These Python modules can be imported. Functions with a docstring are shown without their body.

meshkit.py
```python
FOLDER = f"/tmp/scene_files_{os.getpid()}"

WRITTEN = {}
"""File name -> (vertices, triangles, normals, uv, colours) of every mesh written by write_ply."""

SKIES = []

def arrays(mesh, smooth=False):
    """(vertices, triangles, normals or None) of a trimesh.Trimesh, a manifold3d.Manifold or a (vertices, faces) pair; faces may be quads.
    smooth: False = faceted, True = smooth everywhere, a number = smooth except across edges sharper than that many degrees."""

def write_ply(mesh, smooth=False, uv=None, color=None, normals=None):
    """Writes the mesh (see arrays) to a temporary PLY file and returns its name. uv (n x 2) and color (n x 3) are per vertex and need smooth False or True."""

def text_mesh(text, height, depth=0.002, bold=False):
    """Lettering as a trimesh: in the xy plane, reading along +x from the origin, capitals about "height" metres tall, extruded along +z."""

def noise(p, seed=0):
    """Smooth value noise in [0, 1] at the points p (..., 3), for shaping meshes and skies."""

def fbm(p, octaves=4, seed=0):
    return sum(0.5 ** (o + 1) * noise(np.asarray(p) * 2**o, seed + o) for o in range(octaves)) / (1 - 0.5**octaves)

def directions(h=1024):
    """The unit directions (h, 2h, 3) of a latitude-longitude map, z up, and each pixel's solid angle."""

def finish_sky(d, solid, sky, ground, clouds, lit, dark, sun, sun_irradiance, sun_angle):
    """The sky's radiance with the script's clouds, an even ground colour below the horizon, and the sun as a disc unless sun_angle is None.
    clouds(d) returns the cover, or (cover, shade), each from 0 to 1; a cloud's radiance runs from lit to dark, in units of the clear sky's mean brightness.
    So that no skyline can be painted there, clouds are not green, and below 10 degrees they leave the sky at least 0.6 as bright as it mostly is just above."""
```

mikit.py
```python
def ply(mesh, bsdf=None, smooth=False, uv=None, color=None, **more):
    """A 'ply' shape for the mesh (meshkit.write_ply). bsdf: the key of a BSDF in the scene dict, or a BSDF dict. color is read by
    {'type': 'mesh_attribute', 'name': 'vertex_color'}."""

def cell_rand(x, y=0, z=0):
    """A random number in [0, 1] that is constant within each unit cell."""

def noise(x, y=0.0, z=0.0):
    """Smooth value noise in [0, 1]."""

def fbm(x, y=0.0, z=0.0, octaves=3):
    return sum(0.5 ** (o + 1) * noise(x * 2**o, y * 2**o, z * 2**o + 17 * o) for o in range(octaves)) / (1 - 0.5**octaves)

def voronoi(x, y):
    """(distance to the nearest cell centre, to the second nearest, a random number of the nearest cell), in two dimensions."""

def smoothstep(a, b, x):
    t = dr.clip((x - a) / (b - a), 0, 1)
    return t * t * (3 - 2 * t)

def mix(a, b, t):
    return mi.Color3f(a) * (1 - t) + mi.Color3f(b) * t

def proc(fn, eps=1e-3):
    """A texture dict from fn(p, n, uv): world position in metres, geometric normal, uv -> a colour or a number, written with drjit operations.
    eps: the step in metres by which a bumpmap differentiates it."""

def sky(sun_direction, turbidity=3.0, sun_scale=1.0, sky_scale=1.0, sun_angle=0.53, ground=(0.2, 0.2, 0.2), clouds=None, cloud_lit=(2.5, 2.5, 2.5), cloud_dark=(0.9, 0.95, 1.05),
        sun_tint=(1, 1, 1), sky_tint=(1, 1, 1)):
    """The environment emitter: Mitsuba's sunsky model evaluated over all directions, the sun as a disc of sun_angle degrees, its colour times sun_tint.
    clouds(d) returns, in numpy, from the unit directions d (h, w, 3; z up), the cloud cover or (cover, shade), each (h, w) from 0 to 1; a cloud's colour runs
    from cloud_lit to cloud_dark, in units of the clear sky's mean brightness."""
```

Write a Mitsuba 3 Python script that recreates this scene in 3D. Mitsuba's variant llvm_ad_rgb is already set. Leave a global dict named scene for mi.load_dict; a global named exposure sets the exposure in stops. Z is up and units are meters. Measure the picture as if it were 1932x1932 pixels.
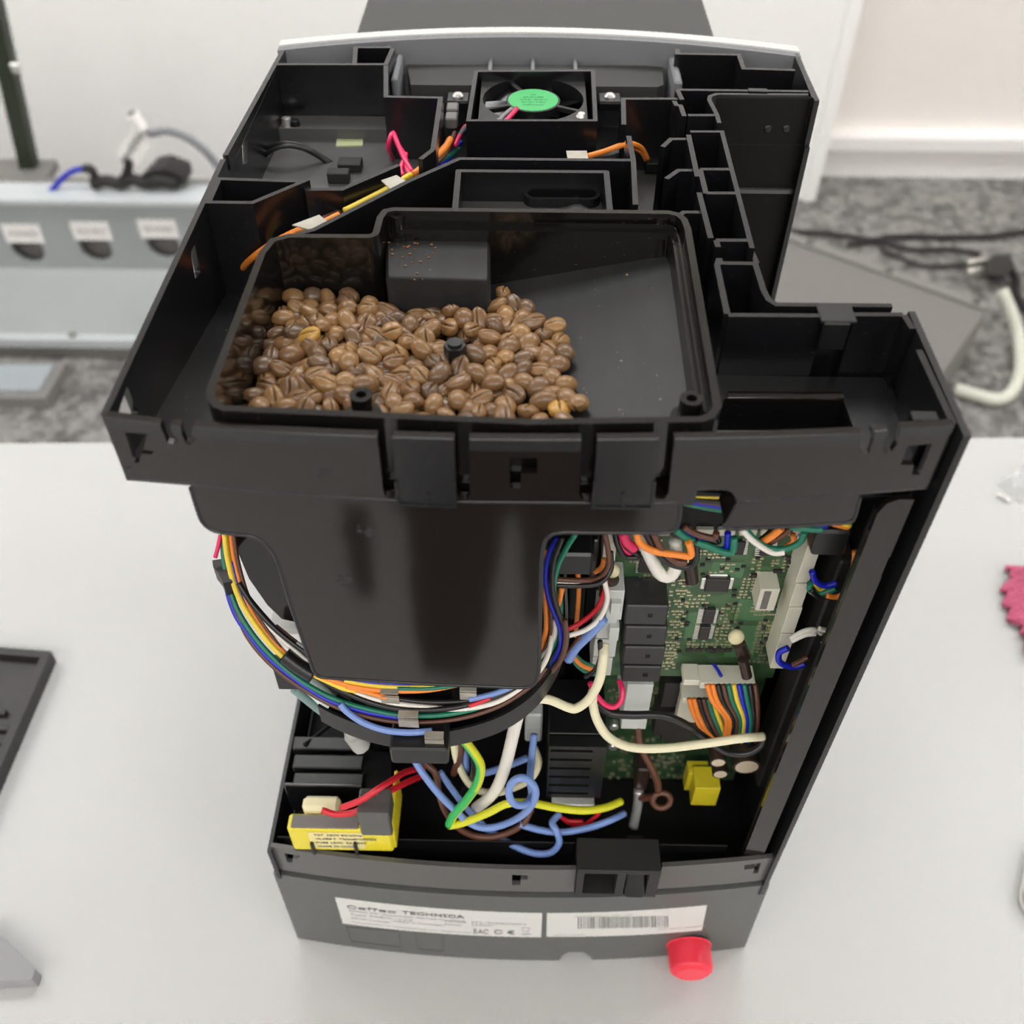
import math, random
import numpy as np, trimesh, mitsuba as mi, mikit, meshkit
import drjit as dr
import manifold3d as m3
from shapely.geometry import Polygon, LineString, Point, box as sbox
from shapely import affinity
from shapely.ops import unary_union
random.seed(7); np.random.seed(7)
scene, labels = {}, {}
exposure = 0.68

# ------------------------------------------------------------------ camera
S = .26 / .29
FPX, CAM = 1862.7, np.array([-.0029, -.2504, .6805]) * S
PITCH, ROLL, YAW = .8066, .0044, .0158
def _cam():
    cp, sp = math.cos(PITCH), math.sin(PITCH)
    f, u, r = np.array([0, cp, -sp]), np.array([0, sp, cp]), np.array([1., 0, 0])
    c, s = math.cos(YAW), math.sin(YAW)
    R = np.array([[c, -s, 0], [s, c, 0], [0, 0, 1]])
    f, u, r = R @ f, R @ u, R @ r
    c, s = math.cos(ROLL), math.sin(ROLL)
    return c * r + s * u, -s * r + c * u, f
RIGHT, UP, FWD = _cam()
M = np.eye(4); M[:3, 0], M[:3, 1], M[:3, 2], M[:3, 3] = -RIGHT, UP, FWD, CAM
scene['camera'] = {'type': 'thinlens', 'fov': math.degrees(2 * math.atan(966 / FPX)), 'fov_axis': 'x', 'near_clip': .02, 'far_clip': 50.,
                   'aperture_radius': .0017, 'focus_distance': .415, 'to_world': mi.ScalarTransform4f(M)}

# ------------------------------------------------------------------ lights: unseen ceiling panels, rows placed to light desk, rims and cabinet
CEIL = 1.92
def rgb(*c):
    return {'type': 'rgb', 'value': list(c)}
LAMPS = [(x, y) for y in (-1.6, 1.12) for x in (-1.85, .0, 1.85)]
LAMP_POWER = (4.7, 4.74, 4.72)
LW, LD = .62, .33

# ------------------------------------------------------------------ helpers
def P(px, py, **k):
    """The point of the plane x=, y= or z= that the photograph shows at a pixel."""
    d = FWD + RIGHT * (px - 966) / FPX + UP * (966 - py) / FPX
    a, v = next(iter(k.items())); i = 'xyz'.index(a)
    return CAM + d * (v - CAM[i]) / d[i]
H = .4137
def T(px, py, z=H):
    return tuple(P(px, py, z=z)[:2])
def yb(x, y0=.0015):
    return y0 - .0095 * (1 - np.clip((np.asarray(x, float) / .13) ** 2, 0, 1.3))
def BK(px, py, off=0.):
    y = -.005
    for _ in range(6):
        p = P(px, py, y=y); y = float(yb(p[0])) + off
    return p[0], p[2]

def tm(m):
    q = m.to_mesh()
    return trimesh.Trimesh(np.array(q.vert_properties[:, :3]), np.array(q.tri_verts), process=False)
def polys(g):
    if g.is_empty: return []
    return [q for q in getattr(g, 'geoms', [g]) if q.geom_type == 'Polygon' and q.area > 1e-9]
def cs(g):
    loops = []
    for q in polys(g):
        q = q.simplify(1e-6)
        loops.append(np.array(q.exterior.coords)[:-1]); loops += [np.array(i.coords)[:-1] for i in q.interiors]
    return m3.CrossSection(loops, m3.FillRule.EvenOdd)
def ext(g, z0, z1):
    return tm(m3.Manifold.extrude(cs(g), z1 - z0).translate((0, 0, z0)))
def ext_y(g, y0, y1):
    """polygon in x, z extruded along y"""
    m = ext(g, -y1, -y0)
    v = m.vertices; return trimesh.Trimesh(np.c_[v[:, 0], -v[:, 2], v[:, 1]], m.faces, process=False)
def ext_x(g, x0, x1):
    """polygon in y, z extruded along x"""
    m = ext(g, x0, x1)
    v = m.vertices; return trimesh.Trimesh(np.c_[v[:, 2], v[:, 0], v[:, 1]], m.faces, process=False)
def bent(g, d0, d1, fn=yb, cell=.012):
    """x, z polygon cut into strips so that it can be bent along the bowed back (depth d0 to d1 behind it)"""
    man = m3.Manifold.extrude(cs(g), d1 - d0)
    man = man.refine_to_length(cell)
    q = tm(man); v = q.vertices.copy()
    return trimesh.Trimesh(np.c_[v[:, 0], fn(v[:, 0]) + d1 - v[:, 2], v[:, 1]], q.faces, process=False)
def cat(*ms):
    ms = [m for a in ms for m in (a if isinstance(a, (list, tuple)) else [a])]
    return trimesh.util.concatenate(ms)
def wall(pts, t=.0022, z0=.385, z1=H, join=2):
    g = LineString(pts).buffer(t / 2, cap_style=2, join_style=join, mitre_limit=3)
    return ext(g, z0, z1)
def wpx(pts, z0=.385, z1=H, t=.0022, join=2):
    return wall([T(x, y, z1) for x, y in pts], t, z0, z1, join)
def cbox(lo, hi, c=.0004):
    lo, hi = np.minimum(lo, hi).astype(float), np.maximum(lo, hi).astype(float)
    c = min(c, (hi - lo).min() * .3); pts = []
    for k in range(3):
        a, b = lo + c, hi - c; a[k], b[k] = lo[k], hi[k]
        pts += [[(a, b)[i][0], (a, b)[j][1], (a, b)[l][2]] for i in (0, 1) for j in (0, 1) for l in (0, 1)]
    return tm(m3.Manifold.hull_points(np.array(pts)))
def cyl(p0, p1, r, n=20, r1=None, hole=0):
    p0, p1 = np.asarray(p0, float), np.asarray(p1, float); L = np.linalg.norm(p1 - p0)
    m = m3.Manifold.cylinder(L, r, r if r1 is None else r1, n)
    if hole: m = m - m3.Manifold.cylinder(L * .6, hole, hole, n).translate((0, 0, L * .45))
    q = tm(m); q.apply_transform(trimesh.geometry.align_vectors([0, 0, 1], (p1 - p0) / L)); q.apply_translation(p0)
    return q
def lathe(prof, n=32):
    return trimesh.creation.revolve(np.array(prof), sections=n)
def spline(pts, n=9):
    p = np.asarray(pts, float)
    if len(p) == 2: return np.linspace(p[0], p[1], 4)
    q = np.vstack([2 * p[0] - p[1], p, 2 * p[-1] - p[-2]]); out = []
    for i in range(len(p) - 1):
        a, b, c, d = q[i:i + 4]; t = np.linspace(0, 1, n, endpoint=False)[:, None]
        out.append(.5 * (2 * b + (c - a) * t + (2 * a - 5 * b + 4 * c - d) * t ** 2 + (3 * b - a - 3 * c + d) * t ** 3))
    return np.vstack(out + [p[-1:]])
def tube(pts, r, sides=9, smooth_n=8):
    p = spline(pts, smooth_n)
    keep = np.r_[True, np.linalg.norm(np.diff(p, axis=0), axis=1) > 1e-6]; p = p[keep]
    t = np.gradient(p, axis=0); t /= np.linalg.norm(t, axis=1, keepdims=True)
    a = np.cross(t[0], [.3, .2, .93]); a /= np.linalg.norm(a); A = []
    for k in range(len(p)):
        a = a - t[k] * (a @ t[k]); a /= np.linalg.norm(a); A.append(a)
    A = np.array(A); B = np.cross(t, A); ang = np.arange(sides) * 2 * np.pi / sides
    v = (p[:, None] + r * (np.cos(ang)[None, :, None] * A[:, None] + np.sin(ang)[None, :, None] * B[:, None])).reshape(-1, 3)
    n = len(p); i, j = np.meshgrid(np.arange(n - 1), np.arange(sides), indexing='ij'); j2 = (j + 1) % sides
    f = np.stack([i * sides + j, i * sides + j2, (i + 1) * sides + j2, (i + 1) * sides + j], -1).reshape(-1, 4)
    f = np.vstack([f[:, [0, 1, 2]], f[:, [0, 2, 3]]])
    v = np.vstack([v, p[0], p[-1]]); c0, c1 = len(v) - 2, len(v) - 1; e = (n - 1) * sides
    J = np.arange(sides); J2 = (J + 1) % sides
    f = np.vstack([f, np.c_[np.full(sides, c0), J2, J], np.c_[np.full(sides, c1), e + J, e + J2]])
    return trimesh.Trimesh(v, f, process=False)
_n = {}
def key_of(name):
    k = name if name not in scene and name not in _n else None
    _n[name] = _n.get(name, -1) + 1
    return name if _n[name] == 0 else f'{name}_{_n[name]:03d}'
def add(name, mesh, mat, smooth=30, label=None, cat_=None, group=None, kind=None, parent=None, **kw):
    k = key_of((parent + '__' if parent else '') + name)
    scene[k] = mikit.ply(mesh, mat, smooth=smooth, **kw)
    d = {}
    if label: d['label'] = label
    if cat_: d['category'] = cat_
    if group: d['group'] = group
    if kind: d['kind'] = kind
    if d: labels[k] = d
    return k
def thing(name, label, category, group=None):
    k = key_of(name); labels[k] = {'label': label, 'category': category}
    if group: labels[k]['group'] = group
    return k

# ------------------------------------------------------------------ materials
def mat(name, color, rough=.4, spec=.5, metallic=0., **kw):
    c = mikit.proc(color) if callable(color) else rgb(*color)
    scene[name] = {'type': 'twosided', 'bsdf': {'type': 'principled', 'base_color': c, 'roughness': rough if not callable(rough) else mikit.proc(rough), 'specular': spec, 'metallic': metallic, **kw}}
    return name
noise, fbm, sst, mix = mikit.noise, mikit.fbm, mikit.smoothstep, mikit.mix
def specks(p, f, thr):
    return sst(thr, thr + .02, noise(p.x * f, p.y * f, p.z * f)) 
mat('gloss_black', (.0095, .0064, .0052), .10, .5)
mat('frame_black', lambda p, n, uv: mix((.0062, .006, .0072), (.02, .02, .02), specks(p, 900, .9)), .24, .62)
mat('deck_grey', lambda p, n, uv: mix((.055, .055, .057), (.085, .085, .085), fbm(p.x * 60, p.y * 60, 1.)), .3, .75)
mat('floor_black', lambda p, n, uv: mix((.013, .013, .0135), (.1, .1, .1), specks(p, 900, .93)), .28, .55)
mat('tank_black', (.0065, .006, .006), .5, .2)
mat('satin_black', (.009, .009, .0095), .34, .5)
mat('matte_black', (.016, .015, .0148), .55, .45)
mat('pure_dark', (.004, .004, .0045), .5, .3)
mat('hopper_black', lambda p, n, uv: mix((.0065, .0058, .0052), (.10, .07, .035), specks(p, 1100, .94) * .7), .09, .62)
mat('ramp_black', lambda p, n, uv: mix(mix((.014, .014, .0145), (.026, .026, .0265), fbm(p.x * 90, p.y * 25, 3.)), (.28, .2, .11), specks(p, 800, .945)), .36, .36)
mat('dusty_black', lambda p, n, uv: mix((.055, .055, .056), (.36, .34, .3), specks(p, 700, .86)), .5, .5)
mat('base_grey', lambda p, n, uv: mix((.082, .085, .082), (.094, .096, .092), fbm(p.x * 300, p.y * 300, p.z * 300)), .42, .5)
mat('ledge_grey', (.08, .078, .075), .3, .5)
mat('panel_grey', (.185, .188, .2), .5, .5)
mat('silver_trim', (.55, .55, .54), .4, .5)
mat('head_grey', (.042, .042, .04), .55, .5)
mat('metal', (.8, .79, .76), .3, .6, .75)
mat('brass', (.62, .42, .16), .32, .5, 1.)
mat('solder', (.62, .56, .38), .35, .5, .8)
mat('tin', (.8, .78, .72), .3, .5, .7)
mat('tape', lambda p, n, uv: mix((.36, .33, .27), (.5, .47, .4), noise(p.x * 220, p.y * 220, p.z * 220)), .33, .6, .35)
mat('pcb_green', lambda p, n, uv: mix((.035, .085, .035), (.06, .125, .055), sst(.35, .65, noise(p.x * 160, 1., p.z * 160))), .35, .5)
mat('trace_green', (.07, .17, .075), .35, .5)
mat('silk_white', (.6, .62, .5), .6, .3)
mat('connector_white', (.62, .6, .5), .45, .5)
mat('connector_clear', (.5, .52, .5), .3, .5)
mat('glue', (.75, .68, .42), .45, .5)
mat('chip_black', (.035, .03, .03), .5, .4)
mat('relay_black', (.028, .027, .027), .42, .5)
mat('cap_brown', (.03, .018, .014), .3, .5)
mat('cap_top', (.72, .6, .45), .35, .5, .3)
mat('transformer_yellow', (.72, .6, .03), .3, .5)
mat('core_grey', (.15, .135, .125), .45, .5)
mat('sticker_cream', (.74, .64, .28), .5, .4)
mat('paper_white', (.6, .59, .57), .5, .4)
mat('sleeve_grey', (.36, .36, .35), .4, .5)
mat('ink_grey', (.14, .14, .14), .6, .3)
mat('ink_pale', (.36, .36, .35), .6, .3)
mat('fan_green', (.06, .42, .13), .45, .4)
mat('ink_green', (.02, .15, .05), .6, .3)
mat('window_green', (.42, .46, .25), .3, .5)
mat('red_cap', (.78, .03, .06), .32, .5)
mat('desk_white', lambda p, n, uv: mix((.515, .517, .51), (.495, .494, .488), sst(.5, .8, fbm(p.x * 5, p.y * 5, 1.)) * .5), .4, .35)
mat('wall_paint', (.87, .835, .805), .8, .2)
mat('ceiling_white', (.82, .82, .8), .9, .2)
mat('cabinet_white', (.93, .93, .925), .5, .3)
mat('trim_white', (.9, .885, .88), .45, .4)
mat('carpet', lambda p, n, uv: mix((.07, .067, .065), (.36, .35, .34), sst(.25, .75, fbm(p.x * 45, p.y * 45, 2., 4)) * .5 + .5 * noise(p.x * 150, p.y * 150, 4.)), .95, .1)
mat('trunk_steel', lambda p, n, uv: mix((.35, .385, .395), (.44, .468, .47), fbm(p.x * 6, p.y * 6, p.z * 6)), .32, .5, .15)
mat('trunk_rim', (.5, .54, .56), .35, .5)
mat('lid_steel', (.4, .44, .47), .3, .5, .2)
mat('case_grey', (.19, .182, .175), .5, .4)
mat('case_rim', (.22, .212, .205), .5, .4)
mat('post_green', (.022, .03, .018), .45, .4)
mat('hose_white', (.66, .67, .58), .35, .5)
mat('tray_dark', lambda p, n, uv: mix((.014, .0125, .012), (.03, .027, .026), fbm(p.x * 60, p.y * 60, 0.)), .45, .5)
mat('panel_light', (.27, .27, .278), .5, .4)
mat('cloth_pink', lambda p, n, uv: mix((.42, .07, .14), (.6, .16, .25), noise(p.x * 500, p.y * 500, p.z * 500)), .9, .1, sheen=.5)
mat('bag_film', (.8, .82, .82), .12, .8)
scene['clear_plastic'] = {'type': 'blendbsdf', 'weight': .3, 'a': {'type': 'thindielectric', 'int_ior': 1.5}, 'b': {'type': 'ref', 'id': 'bag_film'}}
scene['tube_plastic'] = {'type': 'principled', 'base_color': rgb(.62, .75, .7), 'roughness': .25, 'specular': .5, 'spec_trans': .0}
WIRE = dict(orange=(.82, .24, .035), yellow=(.78, .56, .04), green=(.012, .16, .095), blue=(.012, .02, .42), brown=(.10, .038, .022), black=(.012, .012, .012),
            white=(.72, .69, .63), red=(.62, .02, .035), pink=(.68, .02, .11), lightblue=(.17, .27, .58), cream=(.74, .69, .48), grey=(.2, .21, .23), lime=(.62, .62, .02), greengrey=(.2, .3, .29))
for k, c in WIRE.items(): mat('wire_' + k, c, .32, .5)
WNAME = dict(lightblue='light blue', pink='crimson', lime='yellow', greengrey='grey green')

# ------------------------------------------------------------------ the room
X0, X1, Y0, Y1, FL = -3.0, 3.0, -2.4, 2.413, -.74
add('floor', cbox((X0, Y0, FL - .05), (X1, Y1 + .02, FL), 0), 'carpet', False, 'dark grey flecked carpet floor', kind='structure')
add('ceiling', cbox((X0, Y0, CEIL), (X1, Y1, CEIL + .05), 0), 'ceiling_white', False, 'white office ceiling', kind='structure')
add('wall_back', cbox((X0, Y1, FL), (X1, Y1 + .05, CEIL), 0), 'wall_paint', False, 'plain off white wall behind the grey case', kind='structure')
add('wall_front', cbox((X0, Y0 - .05, FL), (X1, Y0, CEIL), 0), 'wall_paint', False, kind='structure')
add('wall_left', cbox((X0 - .05, Y0, FL), (X0, Y1, CEIL), 0), 'wall_paint', False, kind='structure')
add('wall_right', cbox((X1, Y0, FL), (X1 + .05, Y1, CEIL), 0), 'wall_paint', False, kind='structure')
bbp = Polygon([(Y1, FL), (Y1 - .016, FL), (Y1 - .016, FL + .072), (Y1 - .02, FL + .076), (Y1 - .02, FL + .086), (Y1 - .045, FL + .09), (Y1 - .045, FL + .125), (Y1 - .04, FL + .13), (Y1, FL + .13)])
add('baseboard_back', ext_x(bbp, X0, X1), 'trim_white', 30, 'white baseboard with a cable duct ledge along the wall', kind='structure')
for i, (x, y) in enumerate(LAMPS):
    t = thing('unseen_ceiling_light', 'ceiling panel out of view, lights the desk, rims and cabinet', 'ceiling light', 'unseen ceiling panels')  # out of view, above the room; lights desk, rims and cabinet
    add('frame', cbox((x - LW - .02, y - LD - .02, CEIL - .012), (x + LW + .02, y + LD + .02, CEIL - .001), .002), 'trim_white', parent=t)
    q = trimesh.Trimesh([[x - LW, y - LD, CEIL - .0135], [x + LW, y - LD, CEIL - .0135], [x + LW, y + LD, CEIL - .0135], [x - LW, y + LD, CEIL - .0135]], [[0, 2, 1], [0, 3, 2]], process=False)
    k = add('diffuser', q, 'trim_white', False, parent=t)
    scene[k]['emitter'] = {'type': 'area', 'radiance': rgb(*LAMP_POWER)}

# white cabinet standing against the wall
cx1 = P(1537, 380, z=FL)
c = thing('cabinet', 'tall white cabinet standing against the wall behind the desk', 'cabinet')
add('front_panel', cbox((-1.42, cx1[1], FL + .003), (cx1[0] - .035, cx1[1] + .018, 1.55), .002), 'cabinet_white', parent=c)
add('side_panel', cbox((cx1[0] - .034, cx1[1] - .004, FL), (cx1[0], Y1 - .05, 1.55), .002), 'cabinet_white', parent=c)
add('body', cbox((-1.42, cx1[1] + .019, FL), (cx1[0] - .035, Y1 - .05, 1.55), .002), 'cabinet_white', parent=c)

# ------------------------------------------------------------------ the desk
A, B_ = P(0, 836.5, z=0), P(1932, 826, z=0)
sl = (B_[1] - A[1]) / (B_[0] - A[0]); yd = lambda x: A[1] + sl * (x - A[0])
d = thing('desk', 'large white desk that carries the opened coffee machine', 'desk')
add('desktop', ext(Polygon([(-1.0, yd(-1.0)), (.95, yd(.95)), (.95, -.70), (-1.0, -.70)]), -.025, 0), 'desk_white', False, parent=d)
for x in (-.94, .89):
    for y in (-.64, .37): add('leg', cbox((x - .03, y - .03, FL), (x + .03, y + .03, -.025), .002), 'trunk_rim', parent=d)

# ------------------------------------------------------------------ the coffee machine
MC = thing('coffee_machine', 'opened black coffee machine seen from behind with bean hopper, wiring and circuit board exposed', 'coffee machine')
def part(name, mesh, m, smooth=30, label=None, parent=MC, **kw):
    return add(name, mesh, m, smooth, label, parent=parent, **kw)
PX = lambda pts, off=0.: Polygon([BK(x, y, off) for x, y in pts])

# --- rear band
band = PX([(196, 784), (313, 800), (368, 803), (712, 822), (882, 827), (1100, 828), (1247, 826), (1272, 826), (1625, 815), (1697, 806), (1800, 800), (1752, 921), (1560, 936), (1404, 947), (1390, 938),
           (1372, 921), (1318, 921), (1298, 932), (1286, 948), (985, 948), (720, 943), (500, 927), (375, 914), (238, 904)])
slots = [PX(q) for q in ([(300, 780), (312, 820), (317, 834), (326, 836), (331, 830), (323, 812), (314, 780)], [(342, 780), (346, 820), (352, 836), (362, 836), (368, 828), (360, 815), (366, 780)],
    [(712, 800), (725, 925), (729, 935), (738, 937), (745, 929), (737, 800)], [(858, 800), (864, 930), (870, 940), (879, 940), (884, 932), (883, 800)],
    [(1100, 800), (1095, 933), (1101, 943), (1111, 943), (1117, 933), (1126, 800)], [(1247, 800), (1235, 930), (1241, 940), (1252, 940), (1259, 930), (1273, 800)],
    [(1630, 795), (1624, 848), (1629, 856), (1637, 855), (1646, 830), (1648, 795)], [(1680, 795), (1667, 845), (1670, 853), (1680, 852), (1690, 838), (1698, 795)])]
slots = [s.buffer(.0004) for s in slots]
ell = [PX([(236, 816), (278, 819), (270, 848), (291, 852), (287, 857), (266, 856), (262, 873), (253, 873)]), PX([(962, 864), (1014, 864), (1013, 893), (983, 893), (982, 921), (962, 921)]),
       PX([(1712, 842), (1759, 837), (1735, 896), (1720, 896), (1724, 878), (1699, 877)])]
band_cut = band.difference(unary_union(slots + ell))
part('rear_band', bent(band_cut, 0, .0024), 'gloss_black', 30, 'glossy black upper rear band with slots and L shaped holes')
lip = PX([(196, 784), (313, 800), (368, 803), (712, 822), (882, 827), (1100, 828), (1247, 826), (1272, 826), (1625, 815), (1697, 806), (1800, 800), (1793, 815), (1693, 822), (1622, 831), (1270, 847), (1098, 849), (882, 847), (714, 842), (366, 822), (205, 803)])
part('rim_lip', bent(lip.difference(unary_union(slots)), -.0007, -.0001), 'frame_black')
# plates with a T shaped frame on the two tabs
for (a, b_, c_, d_) in (((748, 950), (862, 955), (858, 828), (738, 826)), ((1115, 956), (1232, 958), (1246, 828), (1126, 829))):
    o = PX([a, b_, c_, d_]); top = (c_[0] + d_[0]) / 2
    fr = o.difference(o.buffer(-.0009)).intersection(PX([(a[0] - 30, 905), (b_[0] + 30, 905), (b_[0] + 30, 990), (a[0] - 30, 990)]))
    mx = (a[0] + b_[0]) / 2 + 2
    rib = PX([(mx - 3, 928), (mx + 3, 928), (mx + 3, 953), (mx - 3, 953)])
    part('clip_plate', bent(unary_union([o.buffer(-.0003)]).difference(unary_union(ell)), -.0003, .0001), 'frame_black')
    part('plate_rib', bent(unary_union([fr, rib]), -.0010, -.0004), 'frame_black')
# --- lower rear panel and its rolled edge
low = PX([(358, 912), (374, 965), (383, 985), (400, 999), (425, 1005), (470, 1010), (497, 1022), (515, 1042), (526, 1066), (548, 1140), (588, 1255), (594, 1268), (607, 1277), (800, 1290), (983, 1297), (1003, 1293),
          (1012, 1283), (1017, 1262), (1022, 1060), (1027, 1025), (1038, 1010), (1060, 1004), (1254, 1005), (1274, 997), (1281, 980), (1286, 940), (985, 940), (500, 920)], .001).buffer(-.0007).buffer(.0007)
part('rear_panel', bent(low, .0012, .0034), 'gloss_black', 30, 'glossy black lower rear panel with three dull smudges')
part('panel_flange', bent(low.difference(low.buffer(-.0018)).difference(PX([(300, 800), (1300, 800), (1300, 946), (300, 918)])), .0036, .015), 'gloss_black')
flap = PX([(1402, 945), (1390, 950), (1372, 985), (1366, 990), (1376, 997), (1500, 992), (1600, 985), (1612, 975), (1622, 934), (1560, 933)], .001)
part('rear_flap', bent(flap, .0012, .0034), 'gloss_black', 30)
part('flap_flange', bent(flap.difference(flap.buffer(-.0016)), .0036, .014), 'gloss_black')
# rolled edges that catch the light
def bead(pxs, r=.0006, off=0.):
    q = []
    for (x0, y0), (x1, y1) in zip(pxs[:-1], pxs[1:]):
        n_s = max(1, int(math.hypot(x1 - x0, y1 - y0) / 40)); q += [(x0 + (x1 - x0) * k / n_s, y0 + (y1 - y0) * k / n_s) for k in range(n_s)]
    q.append(pxs[-1]); w = [BK(x, y, off) for x, y in q]
    return tube([(x, float(yb(x)) + off, z) for x, z in w], r, 8, 4)
part('rolled_edge', cat(bead([(240, 903), (375, 914), (500, 927), (720, 942), (752, 944)], .0006, .0002), bead([(862, 946), (985, 947), (1113, 948)], .0006, .0002), bead([(1232, 950), (1284, 947)], .0006, .0002), bead([(1404, 946), (1560, 935), (1750, 920)], .0006, .0002)), 'frame_black', True)
part('rolled_edge', bead([(360, 920), (374, 965), (383, 985), (400, 999), (425, 1005), (470, 1010), (497, 1022), (515, 1042), (526, 1066), (548, 1140), (588, 1255), (594, 1268), (607, 1277), (800, 1290), (983, 1297), (1003, 1293), (1012, 1283), (1017, 1262), (1022, 1060), (1027, 1025), (1038, 1010), (1060, 1004), (1254, 1005), (1274, 997), (1281, 980), (1284, 950), (1290, 938), (1303, 926), (1320, 921), (1372, 921), (1388, 932), (1394, 946)], .0008, .0014), 'frame_black', True)
part('rolled_edge', bead([(1394, 946), (1388, 955), (1372, 985), (1366, 990), (1376, 997), (1500, 992), (1600, 985), (1612, 975), (1622, 938)], .0008, .0014), 'frame_black', True)
# dull smudges on the panel
for (px, py, w) in ((615, 893, 16), (690, 1008, 20), (650, 1103, 18)):
    bl = [Point(*BK(px + random.uniform(-w, w) * .8, py + random.uniform(-w, w) * .6)).buffer(random.uniform(.0004, .0011)) for _ in range(11)]
    part('smudge', bent(unary_union(bl), .00105 if py > 940 else -.00012, .00115 if py > 940 else -.00002), 'matte_black')

# --- right side panel with its slotted rear flange
side = Polygon([(-.002, .082), (-.002, H), (.062, H), (.066, .392), (.2285, .392), (.2285, H), (.292, H), (.296, .03), (.02, .03)])
bay = Polygon([(.068, .295), (.068, .392), (.2265, .392), (.2265, .295)])
part('side_panel', ext_x(side.difference(bay), .1285, .1308), 'satin_black', 30, 'black right side panel')
fl = Polygon([(.1238, .093), (.1238, .383), (.119, .383), (.1155, .381), (.1137, .376), (.1137, .095)])
hol = [sbox(*(np.r_[P(px, py, y=.002)[[0, 2]] - [.0032, .006], P(px, py, y=.002)[[0, 2]] + [.0032, .004]])) for px, py in ((1688, 1064), (1578, 1322), (1496, 1512))]
part('side_flange', ext_y(fl.difference(unary_union(hol)), .0015, .0036), 'gloss_black', 30, 'black flange with rectangular slots')
part('flange_web', cat(cbox((.1230, .0037, .093), (.1238, .02, .383), .0003), cbox((.1238, .012, .093), (.1285, .0135, .40), .0003), cbox((.1137, .0037, .11), (.1145, .006, .376), .0002)), 'pure_dark')

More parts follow.
